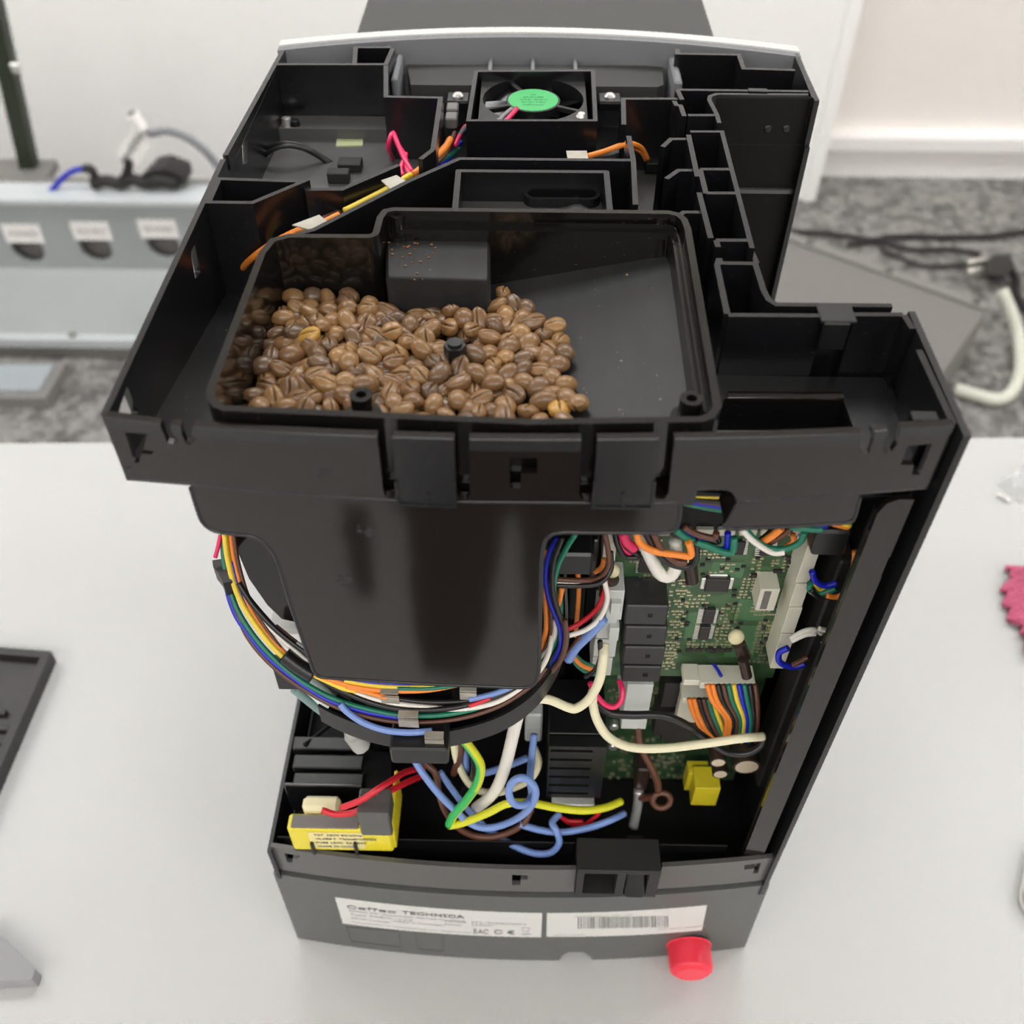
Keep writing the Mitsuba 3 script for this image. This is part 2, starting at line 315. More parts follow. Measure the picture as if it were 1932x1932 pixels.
# --- upper frame, left side
xl = -.1292
def YZ(px, py): return tuple(P(px, py, x=xl + .001)[1:])
lw = Polygon([(.0025, .3885), (.0025, H), (.1655, H), (.1655, H - .006), (.169, H - .006), (.169, H), (.2625, H), (.284, H), (.284, .36), (.13, .36)])
holes = [Polygon([YZ(*q) for q in h]) for h in ([(233, 776), (246, 737), (263, 778), (257, 782)], [(367, 478), (372, 468), (381, 512), (374, 520)], [(458, 276), (464, 270), (466, 303), (460, 306)])]
lwall = ext_x(lw.difference(unary_union([h.buffer(.001) for h in holes])), -.1314, -.1292)
lwall.vertices[:, 0] += np.clip((lwall.vertices[:, 1] - .166) / .1, 0, 1) * .0045
part('left_wall', lwall, 'frame_black', 30, 'long black left side wall of the upper frame')
cf = ext(Polygon([(-.1292, .001), (-.099, .001), (-.094, .131), (-.1292, .131)]), -.002, 0)
cf.vertices[:, 2] += .3925 - .155 * cf.vertices[:, 1]
part('channel_floor', cf, 'floor_black')
# funnel shaped bin
bq = [T(394, 381), T(476, 382), T(572, 342), T(413, 337)]
bi = Polygon(bq); part('corner_bin', cat(ext(bi.buffer(.0011, join_style=2).difference(bi.buffer(-.0011, join_style=2)), .362, H), ext(bi, .362, .364)), 'frame_black')
# front left pocket
part('pocket_wall', cat(wpx([(521, 121), (728, 121), (741, 91)], .378), wpx([(728, 121), (728, 182), (831, 184), (817, 282)], .372, H - .0002), wpx([(669, 119), (671, 89), (739, 89)], .395), wpx([(793, 300), (817, 282)], .372)), 'frame_black')
zp1 = float(P(600, 218, y=.2626)[2]); zp2 = zp1 - .005; yp1 = T(650, 246, zp1)[1]
pf = Polygon([(-.126, .2625), (-.0665, .2625), (-.0665, .229), (-.044, .229), (-.044, yp1), (-.128, yp1)])
pf2 = Polygon([(-.128, yp1), (-.044, yp1), (-.0435, .172), (-.06, .16), (-.088, .147), (-.128, .142)])
part('pocket_floor', cat(ext(pf, zp1 - .002, zp1), ext(pf2, zp2 - .002, zp2), ext(Polygon([(-.128, yp1), (-.044, yp1), (-.044, yp1 + .0015), (-.128, yp1 + .0015)]), zp2, zp1 + .0006)), 'deck_grey', label='grey pocket floor')
zw_ = zp2 + .0006
part('pale_window', ext(Polygon([T(636, 256, zw_), T(686, 256, zw_), T(684, 274, zw_), T(634, 275, zw_)]), zp2, zw_), 'window_green', label='pale green strip in the pocket floor')
part('wire_clamp', cat(cbox(P(638, 322, z=zp2 + .005) - [.005, .003, .005], P(638, 322, z=zp2 + .005) + [.005, .003, 0]), cbox(P(660, 303, z=zp2 + .004) - [.0055, .004, .004], P(660, 303, z=zp2 + .004) + [.0055, .004, 0])), 'matte_black')
# diagonal cable channel
part('channel_wall', cat(wpx([(572, 342), (580, 357), (645, 357), (752, 311)], .378, H - .002), wpx([(560, 441), (592, 433), (770, 342), (867, 299), (1195, 302)], .372)), 'frame_black')
part('channel_floor', ext(Polygon([T(560, 435, .39), T(640, 360, .39), T(780, 300, .39), T(870, 260, .39), T(1190, 262, .39), T(1190, 302, .39), T(870, 305, .39), T(770, 350, .39)]), .376, .378), 'matte_black')
# right hand stub walls by the fan
part('stub_wall', cat(wpx([(1177, 235), (1176, 186), (1284, 186)], .378, H - .001), wpx([(1186, 256), (1195, 302), (1199, 386)], .372)), 'frame_black')
fr_floor = Polygon([(.0405, .12), (.0635, .12), (.0665, .24), (.0405, .24)])
part('deck_floor', cat(ext(fr_floor, .376, .378), ext(Polygon([(-.128, .236), (.083, .236), (.083, .30), (-.128, .30)]), .366, .368), ext(Polygon([(-.044, .165), (.042, .165), (.042, .236), (-.044, .236)]), .366, .368), ext(Polygon([(-.1, .12), (.042, .12), (.042, .172), (-.1, .172)]), .366, .368)), 'deck_grey')
# duct bar behind the fan, its screw lugs
z_ = H - .012
bar = Polygon([T(768, 122, z_), T(1250, 124, z_), T(1252, 160, z_), T(1240, 164, z_), T(775, 160, z_)])
part('duct_bar', ext(bar, z_ - .012, z_), 'head_grey', label='matte black duct bar behind the fan')
for px, py in ((864, 178), (1151, 179)):
    p = P(px, py, z=z_)
    lug = part('screw_lug', cbox(p + [-.006, -.0055, -.006], p + [.006, .006, -.0012], .001), 'frame_black')
    add('screw', cat(lathe([(0, .0012), (.0018, .001), (.0028, 0), (.0028, -.001)], 16).apply_translation(p + [0, 0, -.0004])), 'metal', parent=lug, label='silver screw')
for px, py, z in ((541, 231, zp1 + .001), (557, 236, zp1)):
    p = P(px, py, z=z); part('screw', lathe([(0, .003), (.0022, .0024), (.0026, 0), (.0026, -.002)], 14).apply_translation(p), 'metal' if px < 550 else 'satin_black', label='silver screw' if px < 550 else None)
# --- fan
zf = H - .004
fo = Polygon([T(896, 133), T(1121, 132), T(1126, 228), T(881, 228)])
part('fan_shroud', ext(fo.buffer(.0004, join_style=2).difference(fo.buffer(-.0016, join_style=2)), .372, H), 'frame_black', label='square black shroud around the fan')
fc = P(1006, 185, z=zf); fa = .0249; fy = fc[1] - .001
fc = np.array([fc[0], fy, zf])
fan = part('cooling_fan', ext(sbox(fc[0] - fa, fc[1] - fa, fc[0] + fa, fc[1] + fa).difference(Point(fc[0], fc[1]).buffer(.0236)), zf - .010, zf), 'satin_black', label='small black cooling fan with a round green sticker')
hub = cyl(fc - [0, 0, .009], fc - [0, 0, .0006], .0127, 40)
add('hub', hub, 'satin_black', parent=fan)
arms = [cbox((.0115, -.0011, -.003), (.0238, .0011, -.0006), .0003).apply_transform(trimesh.transformations.rotation_matrix(a, [0, 0, 1])).apply_translation(fc) for a in (2.05, -.45, 3.55)]
for a in arms: add('strut', a, 'satin_black', parent=fan)
for k in range(7):
    a0 = k * 2 * math.pi / 7; u = np.linspace(0, 1, 8); vs = []
    for r_ in (.0128, .018, .0229):
        ang = a0 + u * .75 + (r_ - .0128) * 25; vs.append(np.c_[fc[0] + r_ * np.cos(ang), fc[1] + r_ * np.sin(ang), fc[2] - .0035 - .0055 * u])
    v = np.vstack(vs); f = [q for i in range(2) for j in range(7) for q in ([i * 8 + j, i * 8 + j + 1, i * 8 + j + 9], [i * 8 + j, i * 8 + j + 9, i * 8 + j + 8])]
    v2 = np.vstack([v, v - [0, 0, .0007]]); f = np.array(f); f2 = np.vstack([f, f[:, ::-1] + len(v)])
    add('blade', trimesh.Trimesh(v2, f2, process=False), 'frame_black', True, parent=fan)
stk = add('sticker', cyl(fc - [0, 0, .0006], fc - [0, 0, .00035], .0118, 40), 'fan_green', parent=fan, label='round green sticker with fine print')
tx = []
for i, (s, h) in enumerate((('DC', .0013), ('BRUSHLESS', .0012), ('MODEL AD0512', .0012), ('DC 12V 0.15A', .0012), ('MADE IN CHINA', .0009))):
    q = meshkit.text_mesh(s, h, .0001); q.apply_translation([fc[0] - q.extents[0] / 2, fc[1] + .0048 - i * .0027, fc[2] - .00034]); tx.append(q)
add('fine_print', cat(tx), 'ink_green', False, parent=fan, kind='stuff')
for px, py, m_ in ((919, 143, 'brass'), (1097, 219, 'metal')):
    p = P(px, py, z=zf); add('mounting_screw', lathe([(0, .0016), (.0016, .0014), (.0026, 0), (.0026, -.001)], 14).apply_translation(p), m_, parent=fan, label='brass insert' if m_ == 'brass' else 'silver screw')
# --- front plate, grey ribs, silver edge, control head
yf = lambda x: .300 - .021 * (np.asarray(x) / .13) ** 2
xs = np.linspace(-.1285, .1315, 41)
def strip(o0, o1, xx=xs): return Polygon([(x, float(yf(x)) + o0) for x in xx] + [(x, float(yf(x)) + o1) for x in xx[::-1]])
part('front_panel', ext(strip(0, .004), .05, H), 'panel_grey', 30, 'grey front panel seen from inside')
part('silver_edge', ext(strip(.0041, .011), .05, H + .001), 'silver_trim', 30, 'pale silver edge along the front panel')
for px in (926, 1006, 1086):
    x = P(px, 85, y=.30)[0]; part('panel_rib', cbox((x - .001, yf(x) - .026, H - .03), (x + .001, yf(x), H - .010)), 'panel_grey')
part('panel_ledge', ext(strip(-.0035, 0, np.linspace(-.062, .067, 21)), H - .032, H - .0262), 'panel_grey')
for px0, px1 in ((742, 764), (1258, 1284)):
    a, b_ = P(px0, 130, y=.285), P(px1, 130, y=.285)
    part('panel_post', cbox((a[0] + .0015, .262, .372), (b_[0] - .0015, float(yf(a[0])) - .0003, H - .006), .001), 'panel_grey')
part('control_head', cat(cbox((-.099, .3105, .25), (.099, .42, H - .014), .002)), 'head_grey', label='dark grey control head projecting from the front')
# front right pocket walls, tank bay tower
part('pocket_wall', cat(wpx([(1278, 92), (1278, 101), (1394, 103), (1403, 129), (1500, 132)], .372), wpx([(1500, 92), (1536, 184)], .33)), 'frame_black')
part('pocket_floor', ext(Polygon([(.068, .231), (.1285, .231), (.1275, .3), (.068, .3)]), .366, .368), 'deck_grey')
part('tower_rim', cat(wpx([(1278, 169), (1525, 172)], .372), wpx([(1412, 169), (1448, 170)], .38, H + .0006, .0034)), 'frame_black')
tw_y = T(1400, 178)[1]
part('tank_wall', cat(cbox((.0815, tw_y - .001, .10), (.1285, tw_y + .0012, H - .001), .0005), cbox((.0815, tw_y - .0016, .10), (.1285, tw_y - .0004, .3905), .0005)), 'tank_black', label='glossy black rear wall of the tank bay')
for px in (1449, 1484):
    p = P(px, 244, y=tw_y - .001); part('button_mark', lathe([(0, .0006), (.0014, .0005), (.002, 0)], 14).apply_transform(trimesh.transformations.rotation_matrix(math.pi / 2, [1, 0, 0])).apply_translation(p), 'satin_black')
# ladder of ribs that walls the tank bay
L1 = [[(1278, 169), (1287, 188)], [(1272, 190), (1276, 198), (1284, 199), (1291, 219)], [(1299, 254), (1316, 333)], [(1321, 319), (1332, 365)], [(1319, 363), (1341, 449)], [(1351, 453), (1355, 466)], [(1357, 488), (1353, 500), (1372, 592)]]
R1 = [[(1525, 178), (1352, 177), (1340, 181), (1338, 188), (1353, 217), (1357, 232)], [(1302, 248), (1362, 248), (1419, 468)], [(1357, 487), (1359, 496), (1425, 497), (1441, 548), (1450, 565), (1465, 574), (1683, 576)]]
part('rib_rail', cat([wpx(q, .36) for q in L1]), 'frame_black')
part('bay_wall', cat([wpx(q, .20, H, .002) for q in R1[:2]] + [wpx([(1415, 468), (1428, 496)], .20, H - .012)] + [wpx(R1[2], .375, H)]), 'frame_black', label='black wall of ribs beside the tank bay')
for a, b_ in (((1298, 217), (1354, 217)), ((1321, 319), (1376, 319)), ((1332, 364), (1389, 364)), ((1351, 453), (1416, 453))):
    part('rib', wpx([a, b_], .365, H - .0001), 'frame_black')
for a, b_, c_ in (((1250, 277), (1266, 262), (1297, 262)), ((1257, 337), (1280, 321), (1308, 321)), ((1262, 420), (1290, 400), (1322, 400))):
    part('gusset', wpx([a, b_, c_], .372, H - .0015), 'frame_black')
# rear right compartment
part('compartment_wall', cat(wpx([(1374, 594), (1556, 595)], .387), wpx([(1612, 593), (1704, 593)], .387), wpx([(1556, 594), (1612, 594)], .387, H - .010), wpx([(1706, 594), (1722, 620)], .387), wpx([(1722, 620), (1734, 660)], .387, H - .011), wpx([(1734, 660), (1799, 799)], .387)), 'frame_black')
zc = .3885
fx = lambda *q: [T(x, y, zc) for x, y in q]
flo = Polygon([(.0585, .004), (.0585, .0575), (.1275, .0575), (.1275, .004)])
pit = Polygon(fx((1366, 752), (1591, 754), (1612, 812), (1350, 812)))
part('compartment_floor', ext(flo.difference(pit), zc - .002, zc), 'floor_black')
pb = pit.bounds; pit_b = pit.buffer(.0012, join_style=2)
part('pit', cat(ext(pit_b.difference(pit), zc - .022, zc - .0005), ext(pit_b, zc - .023, zc - .022)), 'frame_black')
a, b_ = P(1372, 746, z=zc), P(1590, 747, z=zc)
part('rounded_bar', cyl(a - [0, 0, .001], b_ - [0, 0, .001], .0022, 20), 'gloss_black')
part('bridge_clip', cat(cbox((*T(1550, 608), H - .0012), (*T(1605, 575), H + .0006), .0004), cbox(np.r_[T(1556, 611), H - .011], np.r_[T(1604, 606), H], .0004)), 'satin_black')
part('tab', cbox(P(1662, 820, y=-.002) + [-.0025, 0, -.001], P(1662, 820, y=-.002) + [.0025, .004, .001]), 'frame_black')
p = P(1745, 800, y=.006); part('tab', cbox(p + [-.004, 0, -.004], p + [.004, .004, .002]), 'frame_black')

# --- ground coffee hatch
hp = Polygon([T(865, 322), T(1144, 324), T(1151, 400), T(858, 400)])
part('hatch_rim', ext(hp.buffer(.0012, join_style=1).difference(hp.buffer(-.0012, join_style=1)), .38, H), 'frame_black')
hf = m3.Manifold.extrude(cs(hp), .003); hf = tm(hf.refine_to_length(.004)); v = hf.vertices
hf.vertices = np.c_[v[:, :2], v[:, 2] + H - .016 + .006 * np.clip((v[:, 0] - .012) / .015, 0, 1) * np.clip((.022 - v[:, 0]) / .004, 0, 1)]
part('hatch_floor', hf, 'dusty_black', 25, 'coffee dusted floor of the powder hatch')
gp = P(1060, 377, z=H - .012)
grip = LineString([(gp[0] - .011, gp[1]), (gp[0] + .011, gp[1])]).buffer(.005)
part('hatch_grip', ext(grip.difference(grip.buffer(-.0016)), H - .016, H - .009), 'frame_black')

# --- bean hopper
HR = H + .003
ho = Polygon([T(x, y, HR) for x, y in ((388, 738), (391, 755), (401, 768), (420, 775), (600, 783), (1000, 801), (1325, 796), (1350, 788), (1361, 768), (1358, 745), (1304, 430), (1297, 413), (1284, 402), (1262, 397), (742, 391), (722, 395), (711, 409), (702, 442), (545, 441), (510, 450), (488, 476))])
ho = ho.buffer(.002).buffer(-.003).buffer(.001)
inn = ho.buffer(-.0026)
rz = lambda x: .390 + .206 * x
hw = ext(ho.difference(inn), .36, HR); hw.vertices[:, 2] = np.where(hw.vertices[:, 2] < .37, rz(hw.vertices[:, 0]) - .004, hw.vertices[:, 2])
hop = part('bean_hopper', hw, 'hopper_black', label='open black bean hopper holding coffee beans')
step = Polygon([T(600, 770, HR), T(600, 790, HR), T(700, 810, HR), T(1325, 812, HR), T(1325, 785, HR)])
rf = m3.Manifold.extrude(cs(ho.buffer(-.0012)), .002); rf = tm(rf.refine_to_length(.006)); rf.vertices[:, 2] += rz(rf.vertices[:, 0]) - .002
add('ramp', rf, 'ramp_black', True, parent=hop, label='dull black sloping hopper floor')
led = inn.buffer(.0006).difference(inn.buffer(-.0036)).intersection(unary_union([sbox(.0, .008, .07, .2), sbox(-.052, .116, .07, .2)]))
add('ledge', ext(led, .372, HR - .006), 'hopper_black', parent=hop)
led2 = inn.buffer(-.0014).difference(inn.buffer(-.0020)).intersection(unary_union([sbox(.0, .008, .07, .2)]))
add('seal_lip', ext(led2, HR - .007, HR - .0035), 'hopper_black', parent=hop)
zs = .4058
sh = Polygon([T(727, 440, zs), T(915, 432, zs), T(925, 440, zs), T(925, 528, zs), T(727, 522, zs)])
shb = sh.buffer(-.002).buffer(.002)
sm = m3.Manifold.hull(m3.Manifold.extrude(cs(shb), .03).translate((0, 0, zs - .0315)) + m3.Manifold.extrude(cs(shb.buffer(-.0012)), .0315).translate((0, 0, zs - .0315)))
add('shelf', tm(sm), 'ramp_black', 40, parent=hop, label='raised black block with bean crumbs')
for px, py, b0 in ((749, 402, zs), (1250, 406, .39), (1305, 751, .39), (681, 744, .38)):
    p = P(px, py, z=HR - .0015)
    add('screw_post', cyl(np.r_[p[:2], b0 - .003], p, .0036, 24, hole=.0017), 'hopper_black', 40, parent=hop)
    add('post_foot', cyl(np.r_[p[:2], b0 - .012], np.r_[p[:2], HR - .009], .0058, 24), 'hopper_black', 40, parent=hop)
p = P(858, 650, z=.4015)
add('hex_nut', cat(cyl(p - [0, 0, .016], p, .0040, 6), cyl(p - [0, 0, .001], p + [0, 0, .0012], .0026, 12)), 'satin_black', False, parent=hop, label='black hexagonal nut among the beans')
cr = random.Random(3); crumbs = []
for _ in range(26):
    p = P(cr.gauss(775, 22), cr.gauss(475, 16), z=zs + .0003); q = trimesh.creation.icosphere(0, cr.uniform(.0003, .0008)); q.apply_scale([1, .7, .5]); q.apply_translation(p); crumbs.append(q)
scene['crumb'] = None
del scene['crumb']
mat('crumb_brown', (.2, .09, .035), .7, .3)
add('coffee_crumbs', cat(crumbs), 'crumb_brown', False, 'brown coffee crumbs lying on the raised block inside the hopper', 'coffee crumbs', kind='stuff')

# ------------------------------------------------------------------ coffee beans
def bean_mesh(seed, col):
    r_ = np.random.RandomState(seed); nx, nc = 15, 26
    u = np.linspace(0, math.pi, nx + 1)[1:-1]; t_ = np.linspace(-1, 1, nc, endpoint=False)
    ph = math.pi * (np.sign(t_) * np.abs(t_) ** 1.55)                 # rings crowd at the crease
    U, PH = np.meshgrid(u, ph, indexing='ij')
    v = np.stack([-np.cos(U), np.sin(U) * np.sin(PH), np.sin(U) * np.cos(PH)], -1).reshape(-1, 3)
    v = np.vstack([v, [-1, 0, 0], [1, 0, 0]]); n_u = nx - 1; F = []
    for i in range(n_u - 1):
        for k in range(nc):
            a0, a1, b0, b1 = i * nc + k, i * nc + (k + 1) % nc, (i + 1) * nc + k, (i + 1) * nc + (k + 1) % nc; F += [[a0, b0, b1], [a0, b1, a1]]
    for k in range(nc): F += [[len(v) - 2, k, (k + 1) % nc], [len(v) - 1, (n_u - 1) * nc + (k + 1) % nc, (n_u - 1) * nc + k]]
    a, b_, c_ = .0046 * r_.uniform(.85, 1.1), .00355 * r_.uniform(.88, 1.08), .0031 * r_.uniform(.9, 1.1)
    x, y, z = v.T; sph = v.copy()
    zz = np.where(z > 0, z * .62, z)
    d_ = y - .09 * np.sin(x * 2.4 + r_.uniform(-.6, .6)) * r_.choice([-1, 1])
    inside = (z > 0) * np.clip(1.3 - x * x * 1.15, 0, 1)
    g = np.exp(-(d_ / .075) ** 2) * inside
    zz = zz - .26 * g + np.exp(-((np.abs(d_) - .24) / .15) ** 2) * (z > 0) * .07
    v = np.c_[x * a, y * b_, zz * c_ * 1.12]
    v *= 1 + .10 * (meshkit.fbm(sph * 1.6 + seed * 7.3, 3) - .5)[:, None] * 2
    mott = (.72 + .56 * meshkit.fbm(sph * 2.6 + seed * 3.1, 4)) * 1.02
    colr_ = np.asarray(col)[None] * np.array([1., .97, .86]) * mott[:, None]
    colr_ = colr_ * (1 - .8 * g)[:, None]
    edge = np.exp(-((np.abs(d_) - .10) / .035) ** 2) * inside * (meshkit.noise(sph * 5 + seed) > .45)
    colr_ = colr_ * (1 - .45 * edge[:, None]) + np.array([.34, .20, .075]) * .45 * edge[:, None]
    return trimesh.Trimesh(v, np.array(F), process=False), np.clip(colr_, 0, 1)
BEANC = [(.205, .112, .050), (.170, .090, .042), (.125, .070, .038), (.235, .132, .058), (.27, .15, .062), (.105, .062, .038), (.15, .084, .045), (.46, .26, .06)]
scene['bean_skin'] = {'type': 'twosided', 'bsdf': {'type': 'principled', 'base_color': {'type': 'mesh_attribute', 'name': 'vertex_color'}, 'roughness': .31, 'specular': .6}}
BMESH, BM = {}, {}
for ci in range(8):
    for q in range(4):
        BMESH[ci, q] = bean_mesh(ci * 4 + q, BEANC[ci]); BM[ci, q] = mikit.ply(BMESH[ci, q][0], 'bean_skin', smooth=True, color=BMESH[ci, q][1])
zt0 = .397
dom = Polygon([T(x, y, zt0) for x, y in ((448, 765), (466, 715), (470, 600), (490, 520), (540, 495), (640, 500), (662, 540), (700, 562), (800, 565), (880, 580), (925, 588), (935, 535), (975, 540), (1005, 575), (1050, 610), (1068, 665), (1072, 740), (1098, 765), (1075, 800), (440, 790))])
dom = dom.intersection(ho.buffer(-.0026 - .003)).difference(sh.buffer(.0022))
def thick(x, y):
    e = np.clip(dom.boundary.distance(Point(x, y)) / .02, 0, 1)
    right = np.clip((.016 - x) / .112, 0, 1)
    return .0055 + .0262 * right ** 1.1 * (.82 + .18 * e) + .0015 * math.sin(x * 170) * math.sin(y * 150 + 1)
rs = np.random.RandomState(11); bx = dom.bounds; pts = []
def try_fill(n, depth0, depth1, rmin):
    for _ in range(n):
        x, y = rs.uniform(bx[0], bx[2]), rs.uniform(bx[1], bx[3])
        if not dom.contains(Point(x, y)): continue
        f_ = float(rz(x)) + .0040; z = max(float(rz(x)) + thick(x, y) - .003 - rs.uniform(depth0, depth1), f_)
        if pts:
            q = np.array(pts); dd = (q - (x, y, z)) * (1, 1, 1.25)
            if (dd ** 2).sum(1).min() < rmin ** 2: continue
        pts.append((x, y, z))
try_fill(5000, 0, .0015, .0066); try_fill(5000, 0, .003, .0058); try_fill(5000, 0, .004, .0053); n_top = len(pts)
try_fill(6000, .0035, .0055, .0056); try_fill(5000, .007, .014, .006)
order = list(range(len(pts)))
rest = []
nutp = P(858, 655, z=.392)
cnt = 0
for i in order:
    x, y, z = pts[i]
    if math.hypot(x - nutp[0], y - nutp[1]) < .0062: continue
    up = rs.rand()
    tilt = rs.normal(0, .38, 2); yawr = rs.uniform(0, 2 * math.pi)
    R_ = trimesh.transformations.euler_matrix((math.pi if up < .42 else 0) + tilt[0], tilt[1], yawr, 'sxyz')
    s = rs.uniform(.90, 1.08); R_[:3, :3] *= s; R_[:3, 3] = (x, y, z)
    ci = 7 if rs.rand() < .013 else int(rs.choice(7, p=[.26, .2, .14, .16, .06, .08, .10]))
    mi_ = int(rs.randint(4))
    if cnt < 300:
        k = key_of('coffee_bean'); cnt += 1
        scene[k] = {**BM[ci, mi_], 'to_world': mi.ScalarTransform4f(R_)}
        tone = ('medium brown', 'brown', 'dark brown', 'light brown', 'tan brown', 'very dark brown', 'dull brown', 'pale golden')[ci]
        pt = Point(x, y)
        zone = ('beside the black hexagonal nut' if math.hypot(x - nutp[0], y - nutp[1]) < .014 else 'against the raised black block' if sh.distance(pt) < .012 else 'by the left hopper wall' if x < -.082 else 'at the right edge of the heap' if x > -.004
                else 'along the near hopper rim' if y < .030 else 'at the far end of the heap' if y > .085 else 'mid heap, left half' if x < -.045 else 'mid heap, right half')
        face_ = 'mostly buried' if i >= n_top else ('smooth round side up' if up < .42 else 'crease side up')
        labels[k] = {'label': f'{tone} coffee bean, {face_}, {zone}', 'category': 'coffee bean', 'group': 'coffee beans in the hopper'}
    else:
        q = BMESH[ci, mi_][0].copy(); q.apply_transform(R_); rest.append((q, BMESH[ci, mi_][1]))
if rest: add('lower_coffee_beans', cat([q for q, _ in rest]), 'bean_skin', True, 'roasted coffee beans deeper down in the heap in the hopper', 'coffee beans', kind='stuff', color=np.vstack([c for _, c in rest]))

# ------------------------------------------------------------------ base
bo = lambda x: -.0102 * (1 - np.clip((np.asarray(x) / .135) ** 2, 0, 1.2))
def BB(px, py, off=0.):
    y = -.008
    for _ in range(6):
        p = P(px, py, y=y); y = float(bo(p[0])) + off
    return p[0], p[2]
QB = lambda pts, off=0.: Polygon([BB(x, y, off) for x, y in pts])
foot = QB([(1053, 1830), (1056, 1810), (1062, 1801), (1075, 1796), (1090, 1795), (1104, 1798), (1114, 1804), (1118, 1812), (1118, 1830)])
bp = Polygon([(-.1345, .001), (-.1335, .0925), (.1325, .0915), (.1350, .001)]).difference(foot)
part('base_back', bent(bp, 0, .003, bo), 'base_grey', 30, 'matt grey back of the machine base')
xs2 = np.linspace(-.1335, .134, 31)
bpoly = Polygon([(x, float(bo(x)) + .004) for x in xs2] + [(.1335, .30), (-.133, .30)])
part('base_body', ext(bpoly, .003, .087), 'base_grey', 30)
gp_ = Polygon([(-.131, .0855), (-.131, .0945), (.1305, .0935), (.1305, .0855)])
part('base_seam_shade', bent(Polygon([(-.132, .086), (-.132, .0965), (.131, .0955), (.131, .086)]), .0045, .006, bo), 'pure_dark')  # dark strip painted for the shade in the seam gap
inl = [BB(1088, 1640), BB(1250, 1640)]
lx = [inl[0][0], inl[1][0]]
lg = Polygon([(-.1305, .0965), (-.1298, .1235), (lx[0], .1235), (lx[0], .0965)])
rg = Polygon([(lx[1], .0965), (lx[1], .1235), (.1285, .1225), (.1290, .0955)])
eh = [QB(q) for q in ([(536, 1614), (566, 1619), (560, 1624), (552, 1623), (551, 1632), (541, 1631)], [(966, 1655), (996, 1656), (995, 1664), (983, 1664), (981, 1674), (966, 1674)], [(1405, 1637), (1437, 1632), (1430, 1652), (1421, 1652), (1424, 1643), (1405, 1645)])]
part('base_ledge', bent(unary_union([lg, rg]).difference(unary_union(eh)), .0012, .0036, bo), 'ledge_grey', 30, 'grey ledge with small L shaped slots above the base')
# tub walls and floor
tub = ext_x(Polygon([(-.002, .09), (-.002, .123), (.29, .123), (.29, .09)]), -.1312, -.1292)
part('tub_wall', tub, 'satin_black')
part('tub_floor', ext(bpoly.buffer(-.0045), .0875, .0895), 'pure_dark')
part('inner_ledge', cat(cbox((-.128, .0065, .09), (lx[0], .0075, .1215)), cbox((lx[1], .0065, .09), (.1065, .0075, .1215))), 'pure_dark')
# labels on the base
for pts_, nm, lb in (([(632, 1692), (1023, 1722), (1021, 1767), (647, 1741)], 'rating_label', 'white rating label with fine print and CE mark'), ([(1032, 1722), (1334, 1707), (1324, 1754), (1031, 1766)], 'barcode_label', 'white label with a barcode')):
    g = QB(pts_); k = part(nm, bent(g, -.0004, -.0001, bo), 'paper_white', 30, lb)
    x0, z0, x1, z1 = g.bounds
    def txt(s, px, py, h, m_='ink_grey', bold=False, name='print', squeeze=1.):
        q = meshkit.text_mesh(s, h, .0001, bold); v = q.vertices
        o = BB(px, py); v = np.c_[v[:, 0] * squeeze + o[0], v[:, 2], v[:, 1] + o[1]]
        v = np.c_[v[:, 0], bo(v[:, 0]) - .00055 - v[:, 1], v[:, 2]]
        return trimesh.Trimesh(v, q.faces, process=False)
    if nm == 'rating_label':
        add('title', cat(txt('Caffeo', 654, 1711, .0040, squeeze=1.6), txt('TECHNICA', 758, 1722, .0038, bold=True, squeeze=1.25)), 'ink_grey', False, parent=k, kind='stuff')
        rows = [txt(s, x, y, h, squeeze=q) for s, x, y, h, q in (('Model', 658, 1717, .0019, 1.4), ('FA-Automatic Coffee Machine', 698, 1722, .0018, 1.5), ('Type', 660, 1724, .0020, 1.5), ('F63/0-102', 697, 1728, .0022, 1.5), ('Serial number', 662, 1731, .0017, 1.5), ('Made in Portugal', 740, 1737, .0019, 1.4), ('Manufactured for household use only. Read the manual.', 664, 1738, .0012, 1.7),
                ('Voltage', 838, 1737, .0018, 1.4), ('Power', 838, 1743, .0018, 1.4), ('220-240V', 888, 1739, .0018, 1.4), ('50/60Hz', 944, 1742, .0018, 1.4), ('1450W', 888, 1744, .0018, 1.4))]
        add('small_print', cat(rows), 'ink_pale', False, parent=k, kind='stuff')
        add('approval_mark', txt('EAC', 893, 1759, .0062, squeeze=.52), 'ink_grey', False, parent=k)
        add('ce_mark', txt('C \u20ac', 931, 1760, .0058, squeeze=.95), 'ink_grey', False, parent=k)
        bx_ = [QB(q) for q in ([(984, 1748), (1000, 1749), (998, 1756), (987, 1756)], [(984, 1760), (1002, 1760), (1002, 1762), (984, 1762)])]
        add('bin_mark', cat(bent(bx_[0].difference(bx_[0].buffer(-.0005)), -.0006, -.00045, bo), bent(bx_[1], -.0006, -.00045, bo)), 'ink_pale', False, parent=k)
    else:
        rr = random.Random(5); bars = []; x = 1090.
        while x < 1262:
            w = rr.choice([1.2, 1.2, 2.2, 3.4]); yy = 1731 - (x - 1090) * .018
            bars.append(bent(QB([(x, yy - 1.5), (x + w, yy - 1.5), (x + w, yy + 19.5), (x, yy + 19.5)]), -.0006, -.00045, bo)); x += w + rr.choice([1.4, 2.0, 3.0])
        add('barcode', cat(bars), 'ink_grey', False, parent=k, kind='stuff')
        add('small_print', cat(txt('4006508 218561   F630-102', 1082, 1728, .0008, squeeze=2.), txt('Serial number', 1046, 1763, .001, squeeze=2.), txt('220-240V  50/60Hz', 1240, 1753, .001, squeeze=2.)), 'ink_pale', False, parent=k, kind='stuff')
